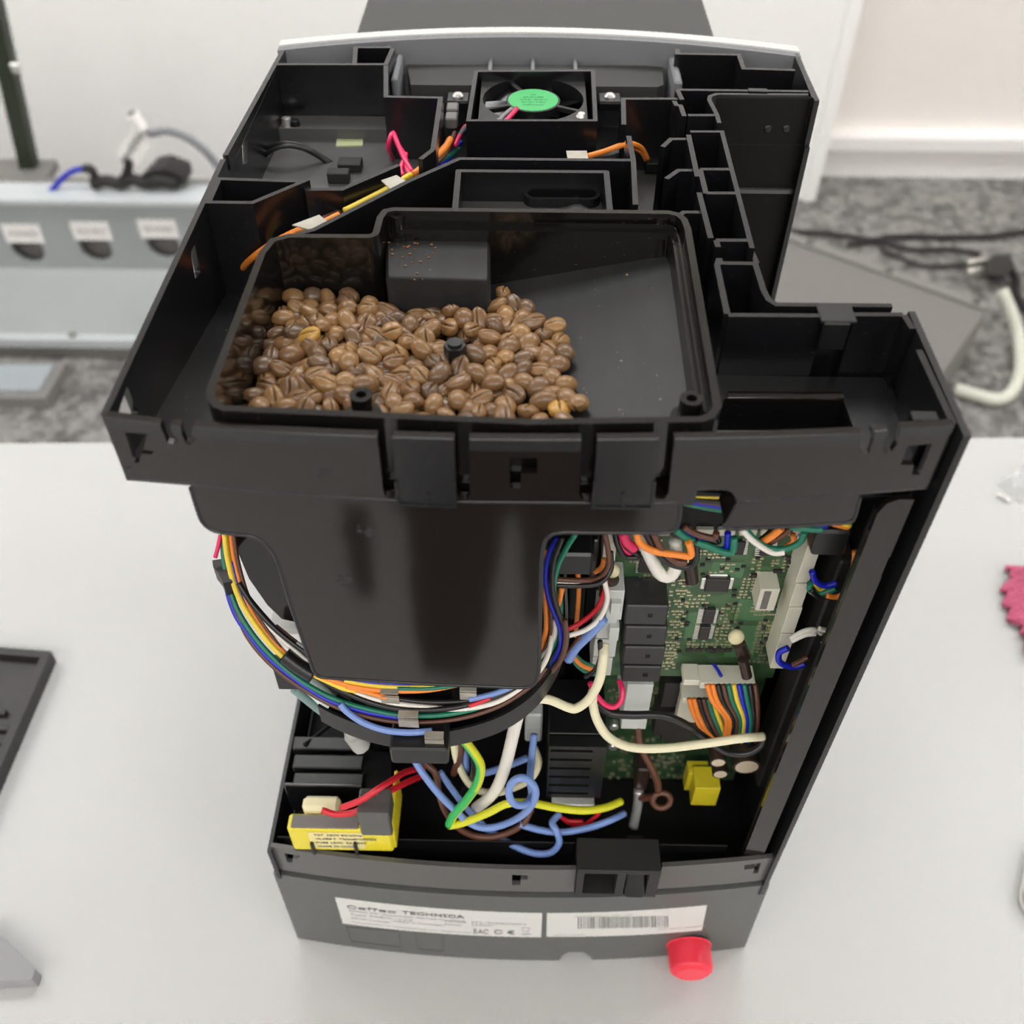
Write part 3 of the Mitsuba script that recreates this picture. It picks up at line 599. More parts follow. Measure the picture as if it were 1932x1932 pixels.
for q in ([(652, 1748), (752, 1756), (757, 1787), (662, 1775)], [(782, 1758), (836, 1761), (838, 1795), (787, 1790)]):
    g = QB(q); part('recess_frame', bent(g.difference(g.buffer(-.0004)), -.0004, .0002, bo), 'base_grey')
# power inlet
i0, i1 = P(1090, 1641, y=-.0115), P(1250, 1690, y=-.0115)
ix0, ix1, iz0, iz1 = i0[0], P(1248, 1641, y=-.0115)[0], i1[2] + .0005, i0[2]
face = sbox(ix0, iz0, ix1, iz1)
xm = P(1172, 1665, y=-.011)[0]
op = [sbox(ix0 + .0035, iz0 + .003, xm - .0028, iz1 - .002), sbox(xm + .0015, iz0 + .003, ix1 - .0055, iz1 - .002)]
iyb = float(P(1170, 1584, z=iz1)[1])
inlet = part('power_inlet', cat(ext_y(face.difference(unary_union(op)), -.0125, min(.012, iyb)), cbox((ix0, -.0125, iz1 - .0002), (ix1, iyb, iz1 + .0015)), cbox((ix0 + .001, iyb - .003, iz0), (ix1 - .001, iyb - .0005, iz1))), 'matte_black', label='black power inlet and switch block')
for k in (-1, 0, 1):
    xx = (op[0].bounds[0] + op[0].bounds[2]) / 2 + k * .0042
    add('pin', cbox((xx - .0008, -.004, iz1 - .009), (xx + .0008, .006, iz1 - .005)), 'metal', parent=inlet, label='metal contact pin')
b_ = op[1].bounds
rk = cbox((b_[0] + .0008, -.010, b_[1] + .001), (b_[2] - .0008, .004, b_[3] - .001), .001)
rk.vertices[:, 1] += (rk.vertices[:, 2] - (b_[1] + b_[3]) / 2) * .5
add('rocker_switch', rk, 'satin_black', parent=inlet)
# red cap
rc = P(1303, 1806, y=-.022); rc[2] = .0165
yb0 = float(bo(rc[0]))
prof = [(0, -.0165), (.0092, -.0165), (.0098, -.0158), (.0110, -.0154), (.0120, -.0144), (.0125, -.0128), (.0126, -.0005), (.0132, 0), (0, 0)]
rcap = lathe(prof, 48); rcap.apply_transform(trimesh.geometry.align_vectors([0, 0, 1], [0, 1, 0])); rcap.apply_translation([P(1308, 1800, y=yb0 - .010)[0], yb0 - .0008, .0182])
add('screw_cap', rcap, 'red_cap', 40, 'bright red round plastic cap on the lower right of the grey machine base', 'cap')

# ------------------------------------------------------------------ the inside
part('dark_backing', cat(cbox((-.098, .082, .09), (.1285, .085, .372)), cbox((-.13, .20, .03), (-.02, .204, .372)), cbox((.0, .012, .372), (.128, .12, .374))), 'pure_dark', label='black backing added behind the wiring to keep the interior dark')  # black sheets added behind the wiring so the interior stays dark
part('grinder_body', lathe([(0, .262), (.044, .262), (.047, .266), (.050, .36), (.050, .372), (0, .372)], 48).apply_translation([-.063, .068, 0]), 'gloss_black', label='round glossy black grinder housing')
gpx = [(436, 985), (448, 1040), (470, 1092), (505, 1142), (532, 1168), (560, 1174), (640, 1180), (640, 985)]
part('grinder_shoulder', ext_y(Polygon([tuple(P(x, y, y=.045)[[0, 2]]) for x, y in gpx]).buffer(.004).buffer(-.004), .045, .10), 'gloss_black', 40, label='glossy black grinder housing side')
q0, q1 = P(508, 1172, y=.05), P(575, 1182, y=.05)
part('grinder_bracket', cbox((q0[0], .046, q1[2] - .001), (q1[0], .07, q0[2] - .001), .0005), 'silver_trim', label='pale metal bracket')
part('lower_body', cat(cbox((-.085, .06, .09), (.02, .0815, .255), .004)), 'pure_dark')
def RZ(py): return .258 + .055 * (1340 - py) / 330
def ring(px, py, dz=0.): return P(px, py, z=RZ(py) + dz)
# cable tray round the grinder
tr = [(410, 1015), (428, 1090), (460, 1165), (520, 1250), (590, 1315), (660, 1352), (740, 1374), (820, 1376), (900, 1360), (960, 1335), (1010, 1295), (1045, 1240), (1062, 1180), (1060, 1080)]
c_ = spline([ring(x, y, -.003) for x, y in tr], 5); n_ = np.gradient(c_[:, :2], axis=0); n_ = np.c_[n_[:, 1], -n_[:, 0]]; n_ /= np.linalg.norm(n_, axis=1, keepdims=True)
cen = np.array([-.06, .06]); n_ *= np.sign(((c_[:, :2] - cen) * n_).sum(1))[:, None]
V = []
for o, z in ((.0008, 0), (.002, 0), (.002, -.012), (-.012, -.012), (-.012, -.0105), (.0008, -.0105)): V.append(np.c_[c_[:, :2] + n_ * o, c_[:, 2] + z])
V = np.stack(V, 1); nn, mm = V.shape[:2]; F = []
for i in range(nn - 1):
    for j in range(mm):
        a0, a1, b0, b1 = i * mm + j, i * mm + (j + 1) % mm, (i + 1) * mm + j, (i + 1) * mm + (j + 1) % mm; F += [[a0, b0, b1], [a0, b1, a1]]
lo_ = slice(int(nn * .33), nn)
Vs = V[lo_]; n2 = len(Vs); F = [f for i in range(n2 - 1) for j in range(mm) for f in ([i * mm + j, (i + 1) * mm + j, (i + 1) * mm + (j + 1) % mm], [i * mm + j, (i + 1) * mm + (j + 1) % mm, i * mm + (j + 1) % mm])]
part('cable_tray', trimesh.Trimesh(Vs.reshape(-1, 3), F, process=False), 'satin_black', 35, 'curved black cable tray')
part('tray_block', cat(cbox(P(846, 1432, z=.245) - [.024, .0, .005], P(846, 1432, z=.245) + [.0, .03, .007], .001)), 'satin_black')

def wire(col, pts_, r=.0009, label=None, name='wire'):
    part(name, tube(pts_, r), 'wire_' + col, True, label or f'{WNAME.get(col, col)} wire')
def rw(col, pxs, r=.0010, dz=0.):
    wire(col, [ring(x, y, dz) for x, y in pxs], r)
def yw(col, pxs, y=.03, r=.0010, name='wire', label=None):
    """pixels with an optional depth of their own"""
    wire(col, [P(q[0], q[1], y=(q[2] if len(q) > 2 else y)) for q in pxs], r, label, name)
# left bundle
rw('yellow', [(424, 1008), (431, 1060), (450, 1125), (490, 1190), (530, 1235), (570, 1262)], .00125, .004)
rw('orange', [(434, 1008), (442, 1060), (462, 1130), (498, 1190), (536, 1232), (545, 1240)], .00120, .003)
rw('brown', [(441, 1010), (450, 1065), (470, 1130), (505, 1190), (545, 1243)], .0009, .003)
rw('green', [(421, 1006), (422, 1050), (430, 1095), (450, 1155), (495, 1220), (555, 1275), (620, 1314), (690, 1337), (765, 1350), (850, 1347), (930, 1325), (1000, 1278), (1045, 1215), (1058, 1150), (1050, 1085), (1030, 1030)], .00115, .001)
rw('blue', [(437, 1060), (450, 1110), (470, 1155), (500, 1200), (520, 1222)], .0009, .0035)
rw('blue', [(424, 1095), (436, 1140), (455, 1178), (500, 1235), (560, 1284), (620, 1321), (690, 1343), (765, 1356)], .00105, .001)
rw('brown', [(442, 1140), (465, 1198), (505, 1248), (560, 1292), (630, 1332), (700, 1354), (770, 1363), (860, 1357), (940, 1333), (1000, 1295), (1030, 1260)], .00095, .001)
rw('white', [(460, 1120), (480, 1150), (520, 1195), (565, 1235), (608, 1272), (660, 1302), (720, 1322), (790, 1333), (870, 1337), (940, 1323), (1000, 1283), (1030, 1245), (1045, 1190)], .00115, .0025)
rw('black', [(455, 1110), (485, 1148), (525, 1192), (570, 1230), (615, 1265), (670, 1295), (730, 1314), (800, 1324), (880, 1322), (950, 1306), (1005, 1268)], .00115, .002)
rw('black', [(550, 1240), (580, 1262), (620, 1290), (690, 1322), (760, 1338), (850, 1336), (930, 1316), (985, 1290)], .0012, .003)
rw('black', [(450, 1100), (478, 1142), (520, 1187), (570, 1226), (610, 1250)], .0012, .004)
rw('brown', [(520, 1180), (560, 1212), (600, 1240), (640, 1260)], .0008, .003)
rw('brown', [(580, 1268), (610, 1284), (660, 1296), (720, 1312)], .0009, .004)
rw('orange', [(585, 1266), (615, 1279), (660, 1293), (700, 1300), (740, 1303), (800, 1302), (850, 1294), (900, 1280)], .0012, .005)
rw('orange', [(655, 1296), (700, 1308), (730, 1317)], .001, .005)
rw('yellow', [(650, 1284), (700, 1292), (750, 1296), (810, 1295), (860, 1288)], .0011, .005)
rw('yellow', [(590, 1272), (628, 1290), (650, 1299), (672, 1304)], .0011, .0045)
rw('blue', [(640, 1280), (700, 1287), (780, 1290), (850, 1284)], .0009, .005)
rw('green', [(750, 1299), (810, 1299), (860, 1292), (900, 1280)], .0010, .0055)
part('sleeve', tube([ring(x, y, .0038) for x, y in ((536, 1236), (560, 1255), (592, 1275))], .0034), 'satin_black', True, 'black heat shrink sleeve')
rw('lightblue', [(642, 1328), (655, 1343), (685, 1363), (725, 1377), (770, 1382), (815, 1379)], .0014, .003)
rw('lightblue', [(885, 1320), (930, 1309), (965, 1296), (985, 1285)], .0012, .004)
rw('red', [(885, 1332), (905, 1325), (925, 1317)], .0009, .004)
rw('grey', [(560, 1212), (600, 1240), (640, 1268)], .0008, .004)
for px, py, w, h in ((735, 1302, 17, 15), (883, 1300, 16, 9), (770, 1347, 19, 14), (819, 1386, 18, 13)):
    q = [ring(px - w, py - h, .0065), ring(px + w, py - h + 2, .0065), ring(px + w, py + h, .006), ring(px - w, py + h - 2, .006)]
    g = Polygon([p[:2] for p in q]); zz = np.mean([p[2] for p in q])
    fl_ = ext(g, zz - .0004, zz); a, b_ = np.array(q[3]), np.array(q[2])
    bend = tm(m3.Manifold.hull_points(np.array([a, b_, a + [0, .001, 0], b_ + [0, .001, 0], a - [0, 0, .005], b_ - [0, 0, .005], a + [0, .001, -.005], b_ + [0, .001, -.005]])))
    part('tape_clip', cat(fl_, bend), 'tape', 30, 'silvery adhesive clip over the wires')
# taped plug on the left of the bundle
q = [ring(x, y, .0) for x, y in ((398, 1050), (424, 1042), (430, 1080), (448, 1128), (432, 1135), (418, 1100), (404, 1075))]
part('taped_plug', ext(Polygon([p[:2] for p in q]), .296, .304), 'satin_black', label='plug wrapped in black tape')
rw('pink', [(416, 1010), (412, 1030), (406, 1052)], .0009, .002)
# drain tube and sleeve
wire('greengrey', [P(x, y, y=.03) for x, y in ((556, 1300), (578, 1318), (606, 1340), (630, 1356), (652, 1368))], .0024, 'grey green rubber hose', 'hose')
part('hose', tube([P(x, y, y=.022) for x, y in ((565, 1275), (600, 1305), (635, 1340), (665, 1365))], .0042), 'tube_plastic', True, 'clear greenish silicone hose')
part('sleeve', cat(tube([P(x, y, y=.010) for x, y in ((648, 1364), (660, 1376), (672, 1392))], .0032), tube([P(x, y, y=.010) for x, y in ((666, 1386), (676, 1400), (682, 1408))], .0044)), 'sleeve_grey', True, 'grey heat shrink sleeve')
part('hose_bracket', cbox(P(541, 1285, y=.03) - [.004, .002, .004], P(541, 1258, y=.03) + [.006, .004, .004]), 'satin_black')
# left ribs, bracket tower and transformer
for py, y, dz in ((1405, .055, .003), (1440, .040, .0025), (1475, .028, .0025)):
    a, b_ = P(552, py, y=y), P(684, py + 4, y=y)
    part('cross_bar', cbox(a - [0, .002, dz + .004], b_ + [0, .006, 0], .0006), 'satin_black')
a, b_ = P(535, 1482, y=.024), P(690, 1515, y=.024)
part('back_plate', cbox((a[0], .024, b_[2] - .01), (b_[0], .026, a[2]), .0005), 'frame_black')
for q in (((575, 1405), (628, 1365)), ((612, 1420), (660, 1385)), ((625, 1438), (668, 1410))):
    part('strut', tube([P(*q[0], y=.055), P(*q[1], y=.075)], .0012), 'satin_black', True)
u0, u1, w0, w1 = P(686, 1418, y=.058), P(738, 1418, y=.058), P(686, 1530, y=.010), P(737, 1530, y=.010)
part('bracket_post', tm(m3.Manifold.hull_points(np.array([u0, u1, w0, w1] + [[q[0], q[1], .10] for q in (u0, u1, w0, w1)]))), 'satin_black')
part('bracket_tower', cbox((P(672, 1536, y=-.002)[0], -.002, P(690, 1577, y=-.002)[2]), (P(733, 1536, y=-.002)[0], .012, P(690, 1536, y=-.002)[2]), .0008), 'ledge_grey', label='grey black bracket clamping the transformer')
t0, t1 = P(540, 1563, y=-.001), P(738, 1607, y=-.001)
ty1 = P(560, 1533, z=t0[2])[1]
trf = part('transformer', cbox((t0[0], -.001, t1[2]), (P(735, 1563, y=-.001)[0], ty1, t0[2] - .0006), .001), 'transformer_yellow', label='yellow taped transformer with a printed label')
add('core', cbox((t0[0] + .002, -.0004, t0[2] - .001), (P(676, 1563, y=0)[0], ty1 - .001, t0[2] + .0002), .0003), 'core_grey', parent=trf)
add('tape_side', cbox((P(738, 1563, y=0)[0] - .001, .001, t1[2]), (P(738, 1563, y=0)[0] + .0008, .030, t0[2] + .004), .001), 'transformer_yellow', parent=trf)
lb0, lb1 = P(580, 1570, y=-.0012), P(690, 1601, y=-.0012)
lk = add('sticker', cbox((lb0[0], -.0014, lb1[2]), (lb1[0], -.0011, lb0[2]), 0), 'sticker_cream', False, parent=trf, label='pale printed sticker')
lines = []
for s, px, py in (('T47  230V 50/60Hz', 592, 1577), ('CLASS F  TRANSFORMER', 596, 1584), ('FUSE 130C  2A 250V', 596, 1591), ('MADE IN CHINA', 600, 1598)):
    q = meshkit.text_mesh(s, .0018, .0001, True); o = P(px, py, y=-.0015); v = q.vertices
    lines.append(trimesh.Trimesh(np.c_[v[:, 0] * 1.02 + o[0], -.0015 - v[:, 2], v[:, 1] + o[2]], q.faces, process=False))
add('printed_lines', cat(lines), 'ink_grey', False, parent=trf, kind='stuff')
for px in (591, 672):
    a = P(px, 1600, y=-.002); add('tie', cbox(a + [-.0008, -.0012, -.006], a + [.0008, .001, .006]), 'matte_black', parent=trf)
a = P(575, 1520, y=.012); add('glue_bobbin', cbox(P(575, 1538, y=.010) - [0, .002, .002], P(640, 1520, y=.010) + [0, .006, 0], .002), 'glue', parent=trf)
for off in (0, 1):
    o = (0, 0) if off == 0 else (10, -14)
    yw('red', [(607 + 38 * off, 1528 - 5 * off, .004), (635 + 20 * off, 1536 - 16 * off, .003), (674 + o[0], 1530 + o[1] - 8 * off, .004), (712 + 2 * off, 1503 - 15 * off, .008), (740, 1490 - 18 * off, .015), (770 - 5 * off, 1475 - 18 * off, .025), (800, 1462 - 14 * off, .035)], r=.0016)

# --- circuit board
PY = .046
def PC(px, py, y=PY): return P(px, py, y=y)
bt, bb = PC(1142, 990), PC(1465, 1262)
br_ = PC(1545, 1010)
pcb_bot = PC(1290, 1262)[2]
pcb = part('circuit_board', cbox((PC(1140, 1000)[0], PY, PC(1200, 1275)[2]), (br_[0] + .001, PY + .0016, PC(1300, 1000)[2]), .0003), 'pcb_green', label='green control circuit board')
lower = part('circuit_board', cbox((PC(1135, 1300, .062)[0], .062, PC(1300, 1490, .062)[2]), (PC(1440, 1300, .062)[0], .0636, PC(1300, 1262, .062)[2]), .0003), 'pcb_green', label='green power circuit board below the control board')
def comp(name, q, d, m_, parent=pcb, y=PY, c=.0003, label=None, y0=None):
    """upper left and lower right pixel of the front face, depth d in front of the board"""
    yf_ = y - d; a, b_ = P(q[0], q[1], y=yf_), P(q[2], q[3], y=yf_)
    return add(name, cbox((a[0], yf_, b_[2]), (b_[0], y if y0 is None else y0, a[2]), c), m_, parent=parent, label=label)
# relays
for q in ((1182, 1143, 1256, 1180), (1180, 1183, 1254, 1218), (1178, 1221, 1250, 1255), (1176, 1258, 1243, 1288)):
    k = comp('relay', q, .016, 'relay_black', c=.0006, label='black relay')
    a = P((q[0] + q[2]) / 2 + 10, (q[1] + q[3]) / 2 + 3, y=PY - .0161); 
    comp('relay_dot', ((q[0] + q[2]) / 2 + 4, (q[1] + q[3]) / 2 - 2, (q[0] + q[2]) / 2 + 12, (q[1] + q[3]) / 2 + 4), .0163, 'pure_dark', y0=PY - .0158)
# chips with pins
pins, pads = [], []
def pin_row(x0, y0, x1, y1, n, w, d=.001):
    for i in range(n):
        t_ = i / max(n - 1, 1); px, py = x0 + (x1 - x0) * t_, y0 + (y1 - y0) * t_; a = PC(px, py, PY - d)
        pins.append(cbox(a - [w, 0, .00035], a + [w, d, .00035], 0))
for q, l, r_, n in (((1385, 1024, 1402, 1048), (1382, 1024, 1379, 1047), (1407, 1021, 1403, 1045), 8), ((1436, 1038, 1452, 1050), (1431, 1036, 1430, 1048), (1461, 1023, 1460, 1030), 4), ((1330, 1152, 1345, 1178), (1324, 1151, 1319, 1175), (1350, 1152, 1345, 1175), 10), ((1322, 1184, 1336, 1208), (1317, 1182, 1312, 1205), (1343, 1183, 1338, 1204), 10), ((1208, 1052, 1232, 1082), (1207, 1052, 1205, 1080), (1234, 1052, 1232, 1080), 8)):
    comp('chip', q, .0022, 'chip_black', label='black integrated circuit')
    pin_row(*l, n, .0013); pin_row(*r_, n, .0013)
mcu = comp('chip', (1334, 1094, 1373, 1118), .0028, 'chip_black', label='square black microcontroller')
for q in ((1339, 1085, 1373, 1090), (1324, 1092, 1329, 1112), (1373, 1092, 1381, 1112)): comp('pin_row', q, .0012, 'tin')
# solder pads and small parts
rr = random.Random(9)
def pad(px, py, w=.0009, h=.0006, d=.0007, L=pads, y=PY):
    a = P(px, py, y=y - d); L.append(cbox(a - [w, 0, h], a + [w, d, h], 0))
for i in range(9):                                              # column right of the relays
    py = 1100 + i * 19.5; px = 1290 - i * 4.0
    for dx, dy in ((-8, -5), (0, -5), (8, -5), (-6, 1), (4, 1), (0, 6), (13, -2), (13, 4), (-20, -3), (-20, 4)): pad(px + dx, py + dy, .0008, .0005)
for x0, y0, x1, y1, n in ((1195, 1020, 1240, 1060, 12), (1320, 1040, 1366, 1052, 16), (1150, 1078, 1168, 1092, 7), (1362, 1065, 1382, 1078, 8), (1300, 1124, 1335, 1145, 22), (1420, 1055, 1432, 1085, 12), (1458, 1058, 1466, 1068, 6), (1480, 1052, 1500, 1078, 14), (1362, 1142, 1390, 1180, 24), (1352, 1186, 1380, 1205, 18), (1300, 1210, 1378, 1222, 30), (1400, 1092, 1428, 1128, 40), (1478, 1096, 1494, 1150, 34), (1424, 1175, 1458, 1250, 60), (1440, 1160, 1462, 1200, 26), (1225, 1225, 1270, 1255, 26), (1340, 1080, 1350, 1084, 3), (1150, 1118, 1166, 1130, 5), (1420, 1140, 1450, 1160, 12), (1432, 1082, 1446, 1086, 4), (1208, 1086, 1250, 1092, 10)):
    nx_ = max(1, round((x1 - x0) / 8.5)); ny_ = max(1, round((y1 - y0) / 6.2)); sk = -.33
    for iy in range(ny_ + 1):
        for ix in range(nx_ + 1):
            if rr.random() < .8: pad(x0 + (x1 - x0) * ix / nx_ + rr.uniform(-1, 1) + sk * (iy / ny_ - .5) * (y1 - y0) * .8, y0 + (y1 - y0) * iy / ny_ + rr.uniform(-.6, .6), rr.choice([.0005, .0007, .0009]), rr.uniform(.0004, .00055), .0006)
add('chip_pins', cat(pins), 'tin', False, parent=pcb, kind='stuff')
add('solder_pads', cat(pads), 'solder', False, parent=pcb, kind='stuff')
smd = []
for _ in range(60): pad(rr.uniform(1275, 1500), rr.uniform(1040, 1250), .0009, .0006, .0009, smd)
for i in range(5): pad(1302 + i * 18, 1228, .0016, .0011, .0015, smd)
for q in ((1425, 1088), (1468, 1080), (1492, 1055), (1492, 1062), (1345, 1230), (1275, 1092)): pad(*q, .0018, .001, .0012, smd)
add('resistors', cat(smd), 'chip_black', False, parent=pcb, kind='stuff')
tr_ = []
for i in range(14): 
    a, b_ = PC(1200 + i * 3, 1068 + i * 2, PY - .0001), PC(1240, 1100, PY)
for i in range(8):
    a, b_ = PC(1284, 1160 + i * 4), PC(1318 - i, 1162 + i * 4); tr_.append(cbox((a[0], PY - .00015, a[2] - .0002), (b_[0], PY + .0002, a[2] + .0002), 0))
for x0, y0, x1, y1 in ((1345, 1060, 1400, 1090), (1395, 1130, 1440, 1170), (1380, 1180, 1420, 1240), (1300, 1155, 1312, 1205)):
    a, b_ = PC(x0, y0), PC(x1, y1); tr_.append(cbox((a[0], PY - .00012, b_[2]), (b_[0], PY + .0002, a[2]), 0))
add('copper_area', cat(tr_), 'trace_green', False, parent=pcb, kind='stuff')
# capacitors lying on the board
def cap(p0, p1, r=.0028, parent=pcb, top='cap_top'):
    k = add('capacitor', cyl(p0, p1, r, 20), 'cap_brown', 40, parent=parent, label='dark brown capacitor')
    d_ = (np.asarray(p1) - p0) / np.linalg.norm(np.asarray(p1) - p0); 
    add('capacitor_top', cyl(np.asarray(p1) - d_ * .0005, np.asarray(p1) + d_ * .0002, r * .82, 20), top, 40, parent=parent)
cap(P(1302, 1062, y=.038), P(1306, 1097, y=.036)); cap(P(1152, 1090, y=.036), P(1146, 1124, y=.034), .0036)
cap(P(1394, 1215, y=.036), P(1405, 1240, y=.034), .003); cap(P(1402, 1244, y=.03), P(1409, 1276, y=.028), .0024)
for px, py, r_ in ((1389, 1202, .0036), (1155, 1077, .0032), (1290, 1058, .0022)):
    q = trimesh.creation.icosphere(2, r_); q.apply_scale([1, .8, 1.2]); q.apply_translation(P(px, py, y=.038)); add('glue_blob', q, 'glue', True, parent=pcb)
# white connectors
cn = comp('connector', (1436, 1112, 1460, 1153), .010, 'connector_white', label='white pin header')
for q in ((1443, 1116, 1446, 1150),): comp('connector_slot', q, .0102, 'core_grey', y0=PY - .0098)
for i, (ya, yb_) in enumerate(((1030, 1100), (1102, 1145), (1147, 1195), (1197, 1262))):
    xa = 1536 - (ya - 1030) * .30
    comp('connector', (xa - 12, ya, xa + 12 - (yb_ - ya) * .3, yb_), .013, 'connector_white', label='white connector along the right edge of the board')
for i in range(9):
    px = 1192 + i * 41
    if px < 1520: comp('connector', (px, 1000, px + 30, 1012), .008, 'connector_white', label='white connector on the upper edge of the board')
for q in ((1148, 1115, 1172, 1170), (1128, 1168, 1160, 1205), (1122, 1207, 1160, 1240), (1118, 1242, 1152, 1275)):
    comp('connector', q, .016, 'connector_clear', label='milky clear spade connector')
for q in ((1153, 1140, 1170, 1160), (1150, 1186, 1166, 1210)):
    comp('latch', q, .019, 'connector_clear')
comp('connector', (1142, 1000, 1160, 1060), .010, 'connector_white')
# lower board parts
def slab(name, q, y0, h, m_, label=None, parent=lower):
    """a block whose top face spans the pixels q, front edge at depth y0"""
    a = P(q[0], q[3], y=y0); b_ = P(q[2], q[3], y=y0); yb2 = P(q[0] + 4, q[1], z=a[2])[1]
    return add(name, cbox((a[0], y0, a[2] - h), (b_[0], yb2, a[2]), .0004), m_, parent=parent, label=label)
slab('connector', (1290, 1251, 1322, 1284), .0335, .004, 'connector_white')
slab('connector', (1322, 1253, 1427, 1289), .031, .0045, 'connector_white', 'wide white connector with a blue ink mark')
slab('connector', (1288, 1286, 1341, 1318), .034, .004, 'connector_white'); slab('connector', (1288, 1284, 1430, 1300), .044, .03, 'connector_white')
za = P(1360, 1276, y=.033)[2] + .0002
add('ink_stroke', tube([P(x, y, z=za - .0002) for x, y in ((1346, 1253), (1353, 1262), (1361, 1276))], .0008), 'wire_blue', True, parent=lower, label='blue ink stroke')
comp('connector', (1184, 1292, 1218, 1376), .030, 'connector_clear', lower, .062, label='milky clear spade connector')
cap2 = lambda px, py, r_: cap(P(px, py, y=.026) + [0, .026, 0], P(px, py, y=.026), r_, lower)
cap2(1355, 1439, .0040); cap2(1359, 1461, .0040); cap2(1409, 1447, .0070)
fc_ = comp('film_capacitor', (1312, 1487, 1350, 1520), .030, 'transformer_yellow', lower, .062, label='yellow film capacitor', y0=.045)
comp('film_capacitor', (1299, 1460, 1330, 1492), .020, 'transformer_yellow', lower, .062, y0=.05)
pl = []
for x0, y0, x1, y1, n in ((1218, 1300, 1240, 1370, 40), (1150, 1390, 1200, 1480, 40), (1230, 1425, 1290, 1470, 40), (1150, 1300, 1175, 1340, 14), (1190, 1395, 1235, 1425, 14)):
    for _ in range(n): pad(rr.uniform(x0, x1), rr.uniform(y0, y1), rr.uniform(.0006, .0012), rr.uniform(.0004, .0009), .0009, pl, .062)
add('solder_pads', cat(pl), 'solder', False, parent=lower, kind='stuff')
for q in ((1255, 1290, 1292, 1335), (1240, 1345, 1320, 1390), (1250, 1380, 1300, 1400)): comp('choke', q, .012, 'chip_black', lower, .062)
q = trimesh.creation.icosphere(2, .003); q.apply_scale([1, .5, 1.5]); q.apply_translation(P(1212, 1437, y=.055)); add('varistor', q, 'pcb_green', True, parent=lower)
for px, py in ((1158, 1372), (1156, 1410)):
    part('screw', lathe([(0, .001), (.002, .0008), (.0026, 0), (.0026, -.003)], 14).apply_transform(trimesh.transformations.rotation_matrix(math.pi / 2, [1, 0, 0])).apply_translation(P(px, py, y=.05)), 'metal')
part('copper_eyelet', trimesh.creation.torus(.0046, .0016, 28, 10).apply_transform(trimesh.transformations.rotation_matrix(1.1, [1, 0, 0])).apply_translation(P(1248, 1510, y=.022)), 'wire_brown', True, 'brown ring terminal')
part('copper_stud', tube([P(1205, 1490, y=.03), P(1203, 1520, y=.026), P(1195, 1560, y=.02)], .0026), 'metal', True, 'metal stud')
part('choke_body', cbox(P(1196, 1492, y=.030), P(1228, 1440, y=.034) + [0, .012, 0], .001), 'cap_brown')

# black slotted heat box
h0, h1 = P(1036, 1408, y=.022), P(1140, 1506, y=.022)
hz = P(1036, 1408, y=.022)[2]
hb = sbox(h0[0], h1[2], P(1146, 1408, y=.022)[0], h0[2])
sl_ = [sbox(h0[0] + .0008, z - .0011, h0[0] + (hb.bounds[2] - hb.bounds[0]) * .76, z + .0011) for z in np.linspace(h1[2] + .0045, h0[2] - .004, 6)]
part('slotted_box', cat(ext_y(hb.difference(unary_union(sl_)), .022, .028), cbox((h0[0], .0285, h1[2]), (hb.bounds[2], .06, h0[2] + .001), .0004)), 'satin_black', 30, 'black box with six cooling slots')
part('terminal_strip', cbox((h0[0] + .003, .018, h1[2] - .008), (hb.bounds[2] - .003, .03, h1[2] - .0005), .0006), 'connector_clear', label='milky terminal strip')
part('spade_sleeve', cbox(P(990, 1400, y=.04), P(1024, 1350, y=.04) + [0, .01, 0], .001), 'connector_clear', label='milky clear spade sleeve')
# wires between rear panel and board
for col, q, y in (('blue', [(1052, 1015), (1036, 1045), (1029, 1085), (1036, 1130), (1055, 1180), (1058, 1215), (1040, 1260)], .016), ('black', [(1060, 1015), (1044, 1060), (1042, 1110), (1052, 1150), (1068, 1190), (1066, 1225), (1040, 1275)], .014),
        ('green', [(1085, 1008), (1068, 1035), (1050, 1075), (1045, 1120), (1056, 1170), (1060, 1210), (1040, 1252)], .018), ('orange', [(1028, 1040), (1026, 1100), (1030, 1150), (1030, 1190), (1020, 1225)], .02),
        ('brown', [(1036, 1110), (1040, 1160), (1040, 1200), (1022, 1240)], .019), ('white', [(1048, 1170), (1047, 1195), (1035, 1225), (1015, 1245)], .018), ('brown', [(1066, 1170), (1068, 1210), (1055, 1250), (1020, 1285)], .013),
        ('orange', [(1060, 1110), (1056, 1130), (1050, 1150)], .02), ('orange', [(1086, 1060), (1092, 1110), (1086, 1200)], .04), ('brown', [(1092, 1000), (1094, 1060)], .04), ('green', [(1056, 1110), (1054, 1150)], .03),
        ('brown', [(1048, 1093, .02), (1095, 1095, .02), (1130, 1090), (1148, 1065), (1146, 1030), (1140, 1005)], .024), ('white', [(1048, 1098, .021), (1095, 1101, .021), (1130, 1096, .024), (1140, 1080, .028)], .026),
        ('black', [(1046, 1104, .02), (1095, 1105, .02), (1132, 1099, .022), (1152, 1075, .026), (1152, 1040, .03)], .026), ('orange', [(1122, 1080), (1135, 1070), (1140, 1055)], .03),
        ('red', [(1065, 1190, .02), (1095, 1175, .022), (1125, 1150, .024), (1141, 1115, .026), (1142, 1085, .03)], .02), ('white', [(1070, 1200, .016), (1105, 1188, .018), (1132, 1165, .02), (1146, 1130, .022), (1140, 1095, .026)], .02),
        ('green', [(1078, 1238), (1092, 1258), (1112, 1270), (1128, 1272)], .026), ('orange', [(1080, 1236), (1096, 1254), (1118, 1264)], .025), ('green', [(1084, 1235), (1100, 1250), (1120, 1258)], .027), ('brown', [(1064, 1238), (1080, 1220), (1095, 1200)], .02),
        ('black', [(1132, 1210), (1133, 1240), (1122, 1265), (1104, 1278)], .02)):
    yw(col, q, y, .0011)
